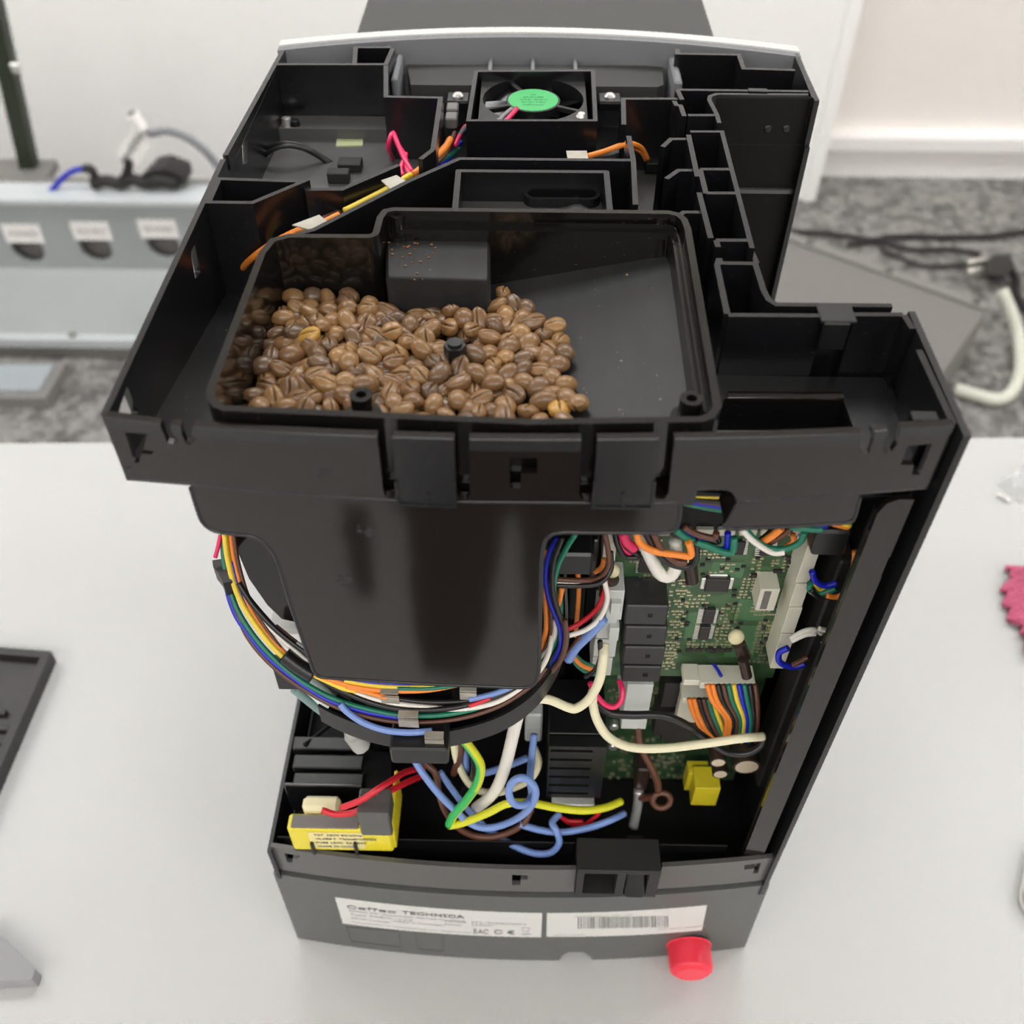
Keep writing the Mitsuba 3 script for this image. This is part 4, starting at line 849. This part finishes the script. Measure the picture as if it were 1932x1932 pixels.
yw('lightblue', [(1072, 1245), (1086, 1222), (1112, 1196), (1138, 1168)], .02, .0022)
part('cable_clip', cat(cbox((P(1045, 1046, y=.02)[0], .02, P(1045, 1086, y=.02)[2]), (P(1120, 1046, y=.02)[0], .04, P(1045, 1046, y=.02)[2]), .001), cbox((P(1118, 1030, y=.03)[0], .03, P(1118, 1095, y=.03)[2]), (P(1130, 1030, y=.03)[0], .045, P(1118, 1020, y=.03)[2]), .0006)), 'satin_black', label='black cable clip')
part('cable_post', cbox(P(1072, 1170, y=.06), P(1110, 1100, y=.06) + [0, .01, 0], .001), 'pure_dark')
# upper edge loops on the control board
for col, q, y, r_ in (('black', [(1160, 1005), (1166, 1030), (1180, 1050), (1205, 1052)], .030, .0012), ('pink', [(1166, 1005), (1172, 1030), (1190, 1047)], .031, .0009), ('black', [(1170, 1005), (1182, 1030), (1205, 1046)], .029, .0012),
        ('pink', [(1174, 1004), (1182, 1022), (1198, 1036)], .026, .0019), ('white', [(1205, 1002), (1222, 1040), (1238, 1072), (1252, 1087), (1268, 1084), (1276, 1062), (1274, 1020)], .026, .0026),
        ('orange', [(1200, 1004), (1208, 1025), (1235, 1040), (1280, 1047), (1302, 1049), (1303, 1035), (1298, 1022)], .020, .0014), ('black', [(1218, 1004), (1238, 1040), (1262, 1062), (1295, 1070), (1312, 1058), (1314, 1035), (1310, 1018)], .022, .0014),
        ('brown', [(1232, 1004), (1248, 1035), (1272, 1058), (1295, 1062)], .021, .0014), ('white', [(1226, 1002), (1236, 1020), (1242, 1032)], .024, .001),
        ('green', [(1275, 1000), (1300, 1018), (1335, 1030), (1365, 1042), (1382, 1040), (1385, 1015)], .022, .0014), ('blue', [(1282, 998), (1310, 1012), (1345, 1034), (1368, 1036), (1373, 1020), (1373, 1005)], .024, .0013),
        ('brown', [(1290, 994), (1315, 1008), (1345, 1015), (1352, 1005)], .022, .0013), ('black', [(1300, 1012), (1330, 1018), (1355, 1022), (1350, 1008)], .025, .0012), ('black', [(1268, 1003), (1290, 1012), (1312, 1015)], .024, .0013),
        ('green', [(1406, 998), (1424, 1018), (1450, 1034), (1480, 1036), (1508, 1024), (1518, 1004)], .022, .0013), ('white', [(1400, 999), (1418, 1018), (1440, 1034), (1460, 1043), (1480, 1042)], .021, .0012),
        ('orange', [(1475, 996), (1458, 1010), (1440, 1022)], .024, .0015), ('black', [(1462, 997), (1448, 1010), (1436, 1020)], .026, .0014), ('brown', [(1492, 998), (1470, 1014), (1448, 1026)], .025, .0013),
        ('orange', [(1496, 1008), (1496, 1022), (1482, 1032)], .03, .0011), ('white', [(1510, 1010), (1506, 1022), (1494, 1034)], .03, .0011), ('green', [(1490, 994), (1530, 998), (1552, 999)], .016, .0013), ('blue', [(1520, 991), (1560, 992)], .017, .0012),
        ('yellow', [(1590, 988), (1604, 992)], .016, .001), ('orange', [(1570, 988), (1600, 996)], .018, .001),
        ('yellow', [(1280, 930), (1310, 933), (1356, 936)], .022, .0012), ('blue', [(1282, 943), (1320, 949), (1362, 955)], .022, .0012), ('black', [(1282, 938), (1320, 942), (1360, 946)], .022, .0012), ('brown', [(1290, 945), (1330, 948), (1360, 950)], .022, .001), ('green', [(1288, 948), (1330, 957), (1362, 962)], .022, .0012),
        ('green', [(1528, 1100), (1530, 1115), (1548, 1120), (1578, 1110)], .026, .0013), ('blue', [(1532, 1078), (1538, 1095), (1556, 1105), (1580, 1100)], .026, .0013), ('orange', [(1560, 1124), (1580, 1126), (1598, 1115), (1602, 1098), (1612, 1060), (1613, 1040)], .02, .0011), ('black', [(1530, 1112), (1545, 1126), (1570, 1124)], .025, .0012), ('yellow', [(1535, 1098), (1548, 1113), (1570, 1112)], .027, .001),
        ('white', [(1492, 1205), (1515, 1192), (1535, 1188), (1550, 1195)], .026, .0012), ('white', [(1494, 1209), (1518, 1198), (1540, 1195)], .025, .0012), ('white', [(1552, 1215), (1566, 1205), (1564, 1192), (1545, 1186)], .02, .0011),
        ('blue', [(1487, 1222), (1470, 1232), (1472, 1250), (1495, 1258), (1520, 1252)], .026, .0014), ('brown', [(1496, 1255), (1525, 1240)], .026, .0012)):
    yw(col, q, y, r_)
part('cable_clip', cat(cbox((P(1545, 1003, y=.016)[0], .016, P(1550, 1050, y=.016)[2]), (P(1610, 1003, y=.016)[0], .034, P(1550, 1003, y=.016)[2]), .001)), 'satin_black')
zb_ = P(1300, 1001, y=.040)[2]
part('upper_bar', cbox((.027, .040, zb_), (.1185, .062, .3715), .0006), 'pure_dark', label='black bar above the circuit board')
part('cable_duct', cat(cbox((P(1560, 1130, y=.03)[0], .03, .14), (P(1590, 1130, y=.03)[0], .05, P(1560, 1060, y=.03)[2]), .001), cbox((P(1300, 990, y=.05)[0], .048, P(1300, 1000, y=.05)[2]), (.12, .05, P(1300, 985, y=.05)[2] + .02), .0006)), 'matte_black')
# harness of the wide connector
cols = ['orange', 'orange', 'black', 'brown', 'green', 'yellow', 'blue', 'green', 'black', 'brown']
for i, col in enumerate(cols):
    x0 = 1334 + i * 10; x1 = 1368 + i * 6.6
    yw(col, [(x0, 1291, .0305), (x0 + 10 - i * .6, 1322, .026), (x1 + 2, 1356, .026), (x1, 1386, .030), (x1 - 2, 1400, .036)], r=.0012)
for i, col in enumerate(['orange', 'orange', 'black', 'brown', 'green', 'yellow']):
    x0 = 1300 + i * 9; x1 = 1342 + i * 6
    yw(col, [(x0, 1318, .0335), (x0 + 8, 1346, .030), (x0 + 24 - i, 1374, .030), (x1, 1392, .034)], r=.0012)
# big cables in the lower half
yw('cream', [(938, 1338, .022), (985, 1323, .012), (1030, 1319, .010), (1070, 1334, .010), (1088, 1336, .010), (1112, 1318, .011), (1130, 1285, .012), (1138, 1245, .016), (1140, 1215, .022)], r=.0021)
yw('cream', [(1118, 1305, .014), (1119, 1330, .014), (1128, 1362, .013), (1150, 1392, .012), (1190, 1410, .012), (1250, 1412, .012), (1330, 1403, .012), (1400, 1393, .013), (1440, 1390, .016)], r=.0021)
yw('black', [(1125, 1325, .02), (1150, 1345, .018), (1190, 1349, .017), (1250, 1350, .017), (1295, 1368, .017), (1330, 1392, .018), (1370, 1418, .018), (1410, 1421, .018), (1438, 1405, .02), (1440, 1380, .024)], r=.0019)
yw('pink', [(1113, 1288, .02), (1122, 1308, .018), (1140, 1328, .018), (1158, 1334, .018), (1172, 1322, .02), (1174, 1300, .024), (1168, 1284, .028)], r=.0013)
yw('brown', [(1204, 1368, .034), (1206, 1395, .03), (1214, 1420, .028), (1228, 1446, .026), (1240, 1475, .025), (1242, 1492, .024)], r=.0019)
yw('brown', [(1200, 1502, .03), (1215, 1505, .026), (1234, 1504, .023)], r=.002)
yw('white', [(985, 1318, .016), (972, 1370, .012), (955, 1440, .008), (938, 1485, .008), (920, 1508, .010), (898, 1524, .016)], r=.0029)
yw('cream', [(838, 1378, .02), (855, 1400, .018), (860, 1425, .02), (868, 1450, .022), (885, 1478, .02), (905, 1492, .02), (935, 1496, .02), (965, 1488, .022), (1000, 1470, .024), (1016, 1440, .028), (1008, 1410, .034)], r=.0019)
yw('brown', [(850, 1380, .022), (868, 1405, .02), (866, 1430, .02), (856, 1460, .024)], r=.0019)
yw('lightblue', [(868, 1395, .024), (878, 1425, .022), (880, 1455, .026)], r=.0017); yw('black', [(880, 1400, .02), (895, 1435, .018), (890, 1470, .022), (872, 1498, .028)], r=.0017)
yw('lightblue', [(781, 1432, .02), (800, 1462, .014), (830, 1500, .008), (858, 1528, .005), (885, 1552, .004), (915, 1562, .004), (950, 1556, .004), (985, 1538, .001), (1007, 1512, -.001), (1009, 1486, -.002), (990, 1468, -.003), (968, 1474, -.004), (960, 1496, -.005), (970, 1516, -.005), (990, 1518, -.003), (1003, 1500, .003), (1000, 1468, .010), (1003, 1430, .022), (1008, 1385, .03)], r=.0018)
yw('lightblue', [(893, 1462, .024), (925, 1456, .022), (960, 1444, .022), (995, 1430, .026)], r=.0018)
yw('lightblue', [(830, 1456, .02), (850, 1485, .016), (880, 1525, .012), (915, 1560, .012)], r=.0016)
yw('lightblue', [(980, 1555, .01), (1020, 1566, .01), (1060, 1570, .01), (1110, 1562, .012), (1150, 1548, .014), (1178, 1535, .02)], r=.0018)
yw('lightblue', [(905, 1556, .018), (925, 1568, .016), (946, 1582, .012), (975, 1598, .006), (1010, 1610, .003), (1040, 1608, .003), (1055, 1590, .005), (1050, 1568, .008), (1042, 1552, .012), (1055, 1536, .018)], r=.0018)
yw('brown', [(800, 1438, .022), (822, 1460, .018), (828, 1495, .014), (840, 1530, .010), (865, 1562, .008), (900, 1578, .008), (945, 1576, .008), (985, 1556, .010), (1003, 1525, .016)], r=.0017)
yw('lime', [(847, 1558, .004), (875, 1552, .003), (920, 1534, .003), (958, 1516, .003), (1000, 1515, .004), (1050, 1524, .006), (1100, 1529, .008), (1140, 1524, .012), (1172, 1512, .018)], r=.0020, label='yellow earth wire')
for q in ([(1072, 1550), (1100, 1555), (1125, 1540), (1132, 1530)], [(1062, 1545), (1092, 1562), (1120, 1552)], [(1050, 1535), (1070, 1548), (1100, 1550)]): yw('red', q, .018, .0011)
# striped earth wire
gw = tube([P(x, y, y=d_) for x, y, d_ in ((846, 1375, .02), (870, 1392, .012), (895, 1422, .007), (907, 1448, .005), (900, 1480, .004), (880, 1510, .004), (858, 1535, .004), (847, 1556, .004))], .0022, 12)
ctr = np.repeat(gw.vertices[:-2].reshape(-1, 12, 3).mean(1), 12, axis=0)
sd = np.r_[(gw.vertices[:-2] - ctr) @ np.array([.85, -.1, .5]) / .0022, 0, 0]
colr = np.where((sd > .25)[:, None], np.array([.62, .62, .02]), np.array([.03, .42, .09]))
scene['earth_wire'] = {'type': 'twosided', 'bsdf': {'type': 'principled', 'base_color': {'type': 'mesh_attribute', 'name': 'vertex_color'}, 'roughness': .32, 'specular': .5}}
part('wire', gw, 'earth_wire', True, 'green and yellow striped earth wire', color=colr)
# wires in the upper channel
def zw(col, pxs, z=.40, r=.0011): wire(col, [P(q[0], q[1], z=(q[2] if len(q) > 2 else z)) for q in pxs], r)
zw('yellow', [(775, 330), (730, 357), (690, 378), (650, 398)], .405, .0014); zw('yellow', [(790, 322), (760, 340), (735, 352)], .402, .001)
zw('brown', [(858, 250, .40), (850, 268), (840, 290), (812, 316), (770, 342), (720, 366), (660, 392), (610, 412)], .402, .0011)
zw('orange', [(850, 262), (838, 280), (812, 304), (780, 330)], .404, .0016); zw('orange', [(640, 405), (600, 424, .403), (560, 436, .402), (510, 462, .398), (470, 492, .39), (446, 522, .375)], .404, .0014)
zw('orange', [(575, 432, .40), (525, 456, .396), (480, 490, .385), (460, 520, .37)], .4, .0011); zw('yellow', [(560, 440, .398), (515, 462, .394), (478, 500, .38)], .4, .001)
zw('blue', [(870, 268), (845, 300), (820, 318), (798, 328)], .395, .0012); zw('green', [(866, 280), (845, 296), (830, 306)], .396, .001)
zw('pink', [(741, 300, .385), (733, 282, .398), (736, 262, .404), (742, 252, .405), (752, 275, .405), (764, 296, .404), (768, 318, .403), (775, 332, .402)], .40, .0012)
zw('pink', [(742, 250, .405), (750, 270, .406), (762, 298, .405), (778, 325, .403)], .4, .0011); zw('pink', [(760, 332, .402), (756, 318, .403), (762, 302, .404), (766, 290, .404)], .4, .0011)
zw('pink', [(975, 205, H - .004), (962, 220, H - .004), (946, 232, H - .003), (905, 235, .405), (880, 238, .402), (868, 255, .400), (858, 275, .40)], .4, .0011)
zw('grey', [(966, 205, H - .004), (950, 218, H - .004), (935, 230, H - .004), (885, 238, .404), (866, 255, .400)], .4, .001)
zw('black', [(486, 318, .378), (505, 290, .390), (535, 276, .394), (570, 280, .392), (605, 298, .386), (636, 320, .380)], .39, .0011); zw('black', [(480, 310, .378), (500, 282, .390), (534, 270, .394), (572, 276, .392), (608, 296, .386), (642, 318, .380)], .39, .0011)
zw('orange', [(1108, 295), (1140, 286), (1170, 275), (1190, 271), (1210, 280, .395), (1222, 300, .388)], .403, .0013); zw('orange', [(1190, 278), (1208, 287, .393), (1218, 303, .387)], .399, .0008); zw('grey', [(1110, 298), (1150, 290), (1180, 280)], .4, .0009)
for px, py, w, h in ((854, 207, 10, 11), (852, 225, 8, 8)):
    p = P(px, py, z=.402); part('wire_plug', cbox(p + [-.0028, -.004, -.003], p + [.0028, .004, .002], .0006), 'case_grey', label='grey inline plug')
for q in ([(719, 340), (748, 330), (769, 343), (738, 358)], [(551, 424), (602, 405), (618, 417), (588, 434)], [(1068, 284), (1107, 284), (1110, 300), (1071, 300)]):
    part('tape_clip', ext(Polygon([T(x, y, H - .0012) for x, y in q]), H - .0017, H - .0012), 'tape', 30, 'silvery adhesive clip')
p = P(1232, 305, z=.382); part('board_plug', cbox(p + [-.004, -.006, -.003], p + [.004, .006, .002]), 'satin_black')

# ------------------------------------------------------------------ things on the desk
# unseen flat dark shapes, placed to darken the reflection in the glossy back
unseen_poly = Polygon([(-.165, -.50), (-.158, -.382), (-.131, -.353), (-.111, -.258), (-.092, -.205), (-.053, -.205), (-.038, -.24), (-.027, -.362), (-.019, -.372), (-.008, -.370), (.001, -.255), (.010, -.255), (.015, -.316), (.031, -.348), (.118, -.348), (.15, -.43), (.15, -.50)]).buffer(-.004).buffer(.008).buffer(-.004)
add('unseen_sheet', ext(unseen_poly, .0005, .006), 'matte_black', 30, 'unseen black sheet on the desk, placed to darken the back panel reflection', 'cover')
st2 = Polygon([(-.208, -.352), (-.179, -.358), (-.152, -.268), (-.169, -.264)])
add('unseen_strip', ext(st2, .0005, .006), 'matte_black', 30, 'unseen narrow black strip on the desk, placed to darken the back panel reflection', 'strip')
tq = [P(x, y, z=.012)[:2] for x, y in ((97, 1230), (-90, 1660), (-560, 1600), (-330, 1196))]
tp = Polygon(tq)
t = thing('drip_tray', 'flat black plastic tray with a raised rim lying at the left edge of the desk', 'tray')
add('body', cat(ext(tp, .0, .007), ext(tp.difference(tp.buffer(-.006)), .007, .013)), 'tray_dark', parent=t)
for px, py in ((5, 1345), (12, 1375), (2, 1400)):
    p = P(px, py, z=.009); add('rib', cbox(p + [-.012, -.002, -.004], p + [.003, .002, .002], .0008), 'tray_dark', parent=t)
g0 = [P(x, y, z=.012)[:2] for x, y in ((-30, 1735), (66, 1828), (60, 1848), (-120, 1858))]
add('grey_cover', cat(ext(Polygon(g0), .001, .012)), 'panel_light', 30, 'light grey plastic cover corner lying at the lower left edge of the desk', 'plastic cover')
# pink cloth: a crumpled sheet
gu, gv = np.meshgrid(np.linspace(0, 1, 60), np.linspace(0, 1, 60), indexing='ij')
cxy = np.stack([.381 + .20 * gu + .005 * np.sin(gv * 9) * (1 - gu), .215 + .09 * gv - .02 * gu], -1)
hz_ = .004 + .022 * meshkit.fbm(np.stack([gu * 5, gv * 7, gu * 0 + 2], -1), 3) * np.clip(np.minimum.reduce([gu, gv, 1 - gv]) * 12 + .25, 0, 1)
cxy[..., 0] += .022 * (meshkit.fbm(np.stack([gv * 8, gu * 2, gv * 0], -1), 3) - .5) * (1 - gu)
Vt = np.concatenate([cxy, hz_[..., None]], -1).reshape(-1, 3); ii, jj = np.meshgrid(np.arange(59), np.arange(59), indexing='ij')
qf = np.stack([ii * 60 + jj, (ii + 1) * 60 + jj, (ii + 1) * 60 + jj + 1, ii * 60 + jj + 1], -1).reshape(-1, 4)
ff = np.vstack([qf[:, [0, 1, 2]], qf[:, [0, 2, 3]]]); Vb = Vt.copy(); Vb[:, 2] = np.maximum(Vb[:, 2] - .003, .0005)
add('cleaning_cloth', trimesh.Trimesh(np.vstack([Vt, Vb]), np.vstack([ff, ff[:, ::-1] + len(Vt)]), process=False), 'cloth_pink', True, 'crumpled pink cleaning cloth at the right edge of the desk', 'cloth')
# clear plastic bag
gu, gv = np.meshgrid(np.linspace(-1, 1, 14), np.linspace(-1, 1, 12), indexing='ij')
bz = .001 + .014 * np.sqrt(np.clip(1 - gu ** 4, 0, 1) * np.clip(1 - gv ** 4, 0, 1)) * (.6 + .8 * meshkit.noise(np.stack([gu * 2.3 + 5, gv * 2.3, gu * 0], -1)))
bc = P(1912, 915, z=0); rot_ = .5
bxy = np.stack([bc[0] + .012 + (gu * .024 * math.cos(rot_) - gv * .014 * math.sin(rot_)), bc[1] + (gu * .024 * math.sin(rot_) + gv * .014 * math.cos(rot_))], -1)
Vt = np.concatenate([bxy, bz[..., None]], -1).reshape(-1, 3); ii, jj = np.meshgrid(np.arange(13), np.arange(11), indexing='ij')
qf = np.stack([ii * 12 + jj, (ii + 1) * 12 + jj, (ii + 1) * 12 + jj + 1, ii * 12 + jj + 1], -1).reshape(-1, 4)
add('plastic_bag', trimesh.Trimesh(Vt, np.vstack([qf[:, [0, 1, 2]], qf[:, [0, 2, 3]]]), process=False), 'clear_plastic', False, 'small clear plastic bag lying on the right of the desk', 'plastic bag')
sc = P(1893, 938, z=.003)
add('bag_screw', tube([sc + [-.004, .003, 0], sc + [.004, -.004, 0]], .0017), 'metal', True, 'small metal screw beside the clear plastic bag', 'screw')
hp0 = P(1930, 1690, z=.006)
add('scissors_handle', tube([P(1958, 1600, z=.006), P(1944, 1660, z=.006), P(1939, 1700, z=.006), P(1958, 1722, z=.006), P(1990, 1700, z=.006), P(1990, 1630, z=.006)], .005), 'metal', True, 'shiny metal tool handle at the lower right edge of the desk', 'tool')

# ------------------------------------------------------------------ background left: steel trunk, lid, post, cables
tk = thing('steel_box', 'long pale blue grey steel box with three labelled round holes standing on the carpet', 'steel box')
ty = 1.60
def TY(px, py, y=ty): return P(px, py, y=y)
z_top, z_cr, z_bot = TY(200, 385)[2], TY(200, 508)[2], TY(200, 640)[2]
x_r = TY(430, 385)[0] + .18
zlo = FL + .0
holes_ = []
for px, py in ((52, 470), (180, 468), (308, 462)):
    p = TY(px, py); holes_.append(Point(p[0], p[2]).buffer(.034))
fp = sbox(-2.2, z_cr, x_r, z_top)
add('front_panel', ext_y(fp.difference(unary_union(holes_)), ty, ty + .012), 'trunk_steel', parent=tk)
add('back_fill', cbox((-2.19, ty + .03, zlo + .06), (x_r - .01, ty + .11, z_top), .002), 'case_grey', parent=tk)
zb2 = float(P(200, 636, y=ty - .07)[2])
lowp = Polygon([(ty - .001, z_cr), (ty + .012, z_cr), (ty - .058, zb2), (ty - .07, zb2)])
add('lower_panel', ext_x(lowp, -2.2, x_r), 'trunk_steel', parent=tk)
add('top_rim', cbox((-2.2, ty - .012, z_top), (x_r, ty + .06, z_top + .014), .002), 'trunk_rim', parent=tk)
add('bottom_rim', cbox((-2.2, ty - .085, zb2 - .022), (x_r, ty - .05, zb2 + .004), .003), 'trunk_rim', parent=tk)
add('foot_skirt', cbox((-2.2, ty - .078, zlo), (x_r, ty - .04, zb2 - .022), .003), 'case_grey', parent=tk)
for i, (px, py, s) in enumerate(((43, 441, 'POWER'), (172, 436, 'DATA INPUT'), (298, 432, 'NETWORK'))):
    p = TY(px, py, ty - .001)
    k = add('paper_label', cbox(p + [-.040, -.001, -.021], p + [.040, .0008, .021], .0002), 'trim_white', parent=tk, label='white printed paper label')
    q = meshkit.text_mesh(s, .012, .0002, True); v = q.vertices; q = trimesh.Trimesh(np.c_[v[:, 0] - q.extents[0] / 2, -v[:, 2] - .0011, v[:, 1] - .006] * [min(1, .06 / q.extents[0]), 1, 1] + p, q.faces, process=False)
    add('lettering', q, 'ink_pale', False, parent=k)
for px, py in ((0, 642), (136, 634)):
    p = P(px, py - 3, y=ty - .072); add('rivet', lathe([(0, .004), (.006, .003), (.009, 0)], 12).apply_translation(p), 'case_grey', parent=tk)
# the lid on the carpet
lq = [P(x, y, z=FL + .03)[:2] for x, y in ((126, 680), (85, 750), (-420, 750), (-420, 680))]
t = thing('steel_plate', 'pale blue steel plate lying flat on the carpet in front of the steel box', 'steel plate')
lp = Polygon(lq)
add('sheet', ext(lp.buffer(-.02), FL + .008, FL + .034), 'lid_steel', parent=t); add('border', ext(lp.difference(lp.buffer(-.021)), FL, FL + .028), 'case_rim', parent=t)
# dark post
t = thing('post', 'dark green upright metal post at the left edge of the picture', 'post')
a, b_ = P(53, 330, y=1.745), P(-31, -40, y=1.745)
pc = tm(m3.Manifold.hull_points(np.array([q + [sx, sy, 0] for q in (a, b_) for sx in (-.0165, .0165) for sy in (0, .03)])))
add('column', pc, 'post_green', parent=t); 
p = P(16, 130, y=1.74); add('hook', cat(cbox(p + [.004, 0, -.01], p + [.022, .012, .01], .002)), 'metal', parent=t)
add('foot', cbox(a + [-.16, -.028, -.012], a + [.05, .05, .012], .003), 'case_grey', parent=t)
# cable tangle on the chest
cz = z_top + .03
def CZ(px, py): return P(px, py, y=1.63)
add('blue_cable', tube([CZ(95, 362), CZ(120, 335), CZ(140, 322), CZ(160, 318)], .006), 'wire_blue', True, 'short blue cable bending over the rim of the steel box', 'cable')
add('black_cable', tube([CZ(158, 318), CZ(172, 320), CZ(184, 338), CZ(215, 346), CZ(235, 335), CZ(243, 312), CZ(240, 300)], .009), 'matte_black', True, 'black cable tangle on the rim of the steel box', 'cable')
add('cable_coil', tube([CZ(175, 348), CZ(200, 341), CZ(228, 347), CZ(250, 338), CZ(272, 346), CZ(300, 340), CZ(335, 347)], .012), 'matte_black', True, 'dark coil of cable lying along the rim between the blue cable and the adapter', 'cable')
add('power_adapter', tm(m3.Manifold.hull_points(np.array([CZ(265, 348), CZ(262, 335), CZ(285, 322), CZ(308, 318), CZ(330, 330), CZ(345, 332), CZ(350, 350)] + [q + [0, .06, 0] for q in (CZ(265, 348), CZ(285, 322), CZ(308, 318), CZ(345, 332), CZ(350, 350))]))), 'matte_black', 30, 'black power adapter lying on the rim of the steel box', 'power adapter')
add('grey_cable', tube([CZ(280, 252), CZ(315, 247), CZ(350, 258), CZ(385, 283), CZ(415, 318)], .0075), 'wire_grey', True, 'grey cable arching from the white tag to behind the coffee machine', 'cable')
t = thing('cable_tag', 'white cable tag with small print held above the steel box', 'cable tag')
a, b_ = CZ(276, 246), CZ(236, 304)
dv = (b_ - a) / np.linalg.norm(b_ - a); sv = np.array([dv[2], 0, -dv[0]])
add('flag', tm(m3.Manifold.hull_points(np.array([a + s * sv * .022 + [0, k, 0] for s in (-1, 1) for k in (0, .003)] + [b_ + s * sv * .022 + [0, k, 0] for s in (-1, 1) for k in (0, .003)]))), 'trim_white', False, parent=t)
add('plug', tube([CZ(270, 245), CZ(258, 228), CZ(250, 216)], .012), 'trim_white', True, parent=t); add('plug_tip', tube([CZ(254, 222), CZ(247, 212)], .008), 'case_grey', True, parent=t)
q = meshkit.text_mesh('yavshihin', .02, .0002, True); q.apply_translation([-q.extents[0] / 2, -.004, 0]); v = q.vertices; mid = (a + b_) / 2 + dv * .008
u_ = -dv; w_ = np.array([-u_[2], 0, u_[0]]); sc_ = .085 / q.extents[0]
add('tag_print', trimesh.Trimesh(mid + v[:, :1] * sc_ * u_ + v[:, 1:2] * sc_ * w_ + np.array([0, -.0005, 0]) - v[:, 2:3] * [0, 1, 0], q.faces, process=False), 'ink_grey', False, parent=t)

# background right: grey case, hose, cables, plug
zt = FL + .12
cq = [P(x, y, z=zt)[:2] for x, y in ((1484, 436), (1868, 572), (1640, 900), (1180, 700))]
cp = Polygon(cq)
t = thing('metal_case', 'flat dark grey metal case with small slots standing on the carpet at the right', 'metal case')
add('body', ext(cp, FL, zt - .012), 'case_grey', parent=t)
e = LineString(cq[:2]); rim = e.buffer(.028, cap_style=2).intersection(cp.buffer(.002))
a, b_ = np.array(cq[0]), np.array(cq[1]); sl2 = [Point(*(a + (b_ - a) * f_ + np.array([-.0, -.014]))).buffer(.010) for f_ in (.12, .52, .93)]
add('slotted_rim', ext(rim.difference(unary_union(sl2)), zt - .012, zt), 'case_rim', parent=t)
add('lid', ext(cp.difference(e.buffer(.030, cap_style=2)), zt - .012, zt - .006), 'case_grey', parent=t)
FZ = lambda px, py, h=.012: P(px, py, z=FL + h)
add('water_hose', tube([FZ(1890, 548, .10), FZ(1908, 590, .06), FZ(1922, 640, .02), FZ(1924, 700, .014), FZ(1908, 740, .014), FZ(1880, 754, .014), FZ(1840, 745, .014), FZ(1800, 733, .014)], .0135, 12), 'hose_white', True, 'milky white hose looping over the carpet beside the grey case', 'hose')
add('floor_cable', tube([FZ(1490, 436), FZ(1560, 440), FZ(1640, 452), FZ(1720, 470), FZ(1790, 470), FZ(1850, 478)], .006), 'matte_black', True, 'thin black cable running over the carpet to the power plug', 'cable')
add('floor_cable', tube([FZ(1600, 462), FZ(1650, 452), FZ(1700, 446), FZ(1780, 447), FZ(1860, 446), FZ(1940, 436)], .007), 'matte_black', True, 'black cable lying straight along the carpet near the baseboard', 'cable')
add('floor_cable', tube([FZ(1660, 470), FZ(1740, 500), FZ(1800, 500), FZ(1860, 497)], .005), 'matte_black', True, 'faint dark cable lying behind the rim of the grey case', 'cable')
t = thing('power_plug', 'black mains plug with two bright prongs lying on the carpet', 'power plug')
pc0 = FZ(1885, 500, .03)
add('body', tm(m3.Manifold.hull_points(np.array([FZ(x, y, h) for x, y in ((1860, 492), (1862, 518), (1900, 522), (1915, 500), (1905, 482), (1880, 478)) for h in (.002, .055)]))), 'matte_black', 30, parent=t)
for yy in (496, 513): add('prong', tube([FZ(1826, yy, .03), FZ(1860, yy - 5, .03)], .0075), 'tin', True, parent=t, label='bright metal prong')
add('cord', tube([FZ(1905, 505, .03), FZ(1918, 530, .02), FZ(1920, 560, .012), FZ(1950, 600, .01)], .010), 'matte_black', True, parent=t)
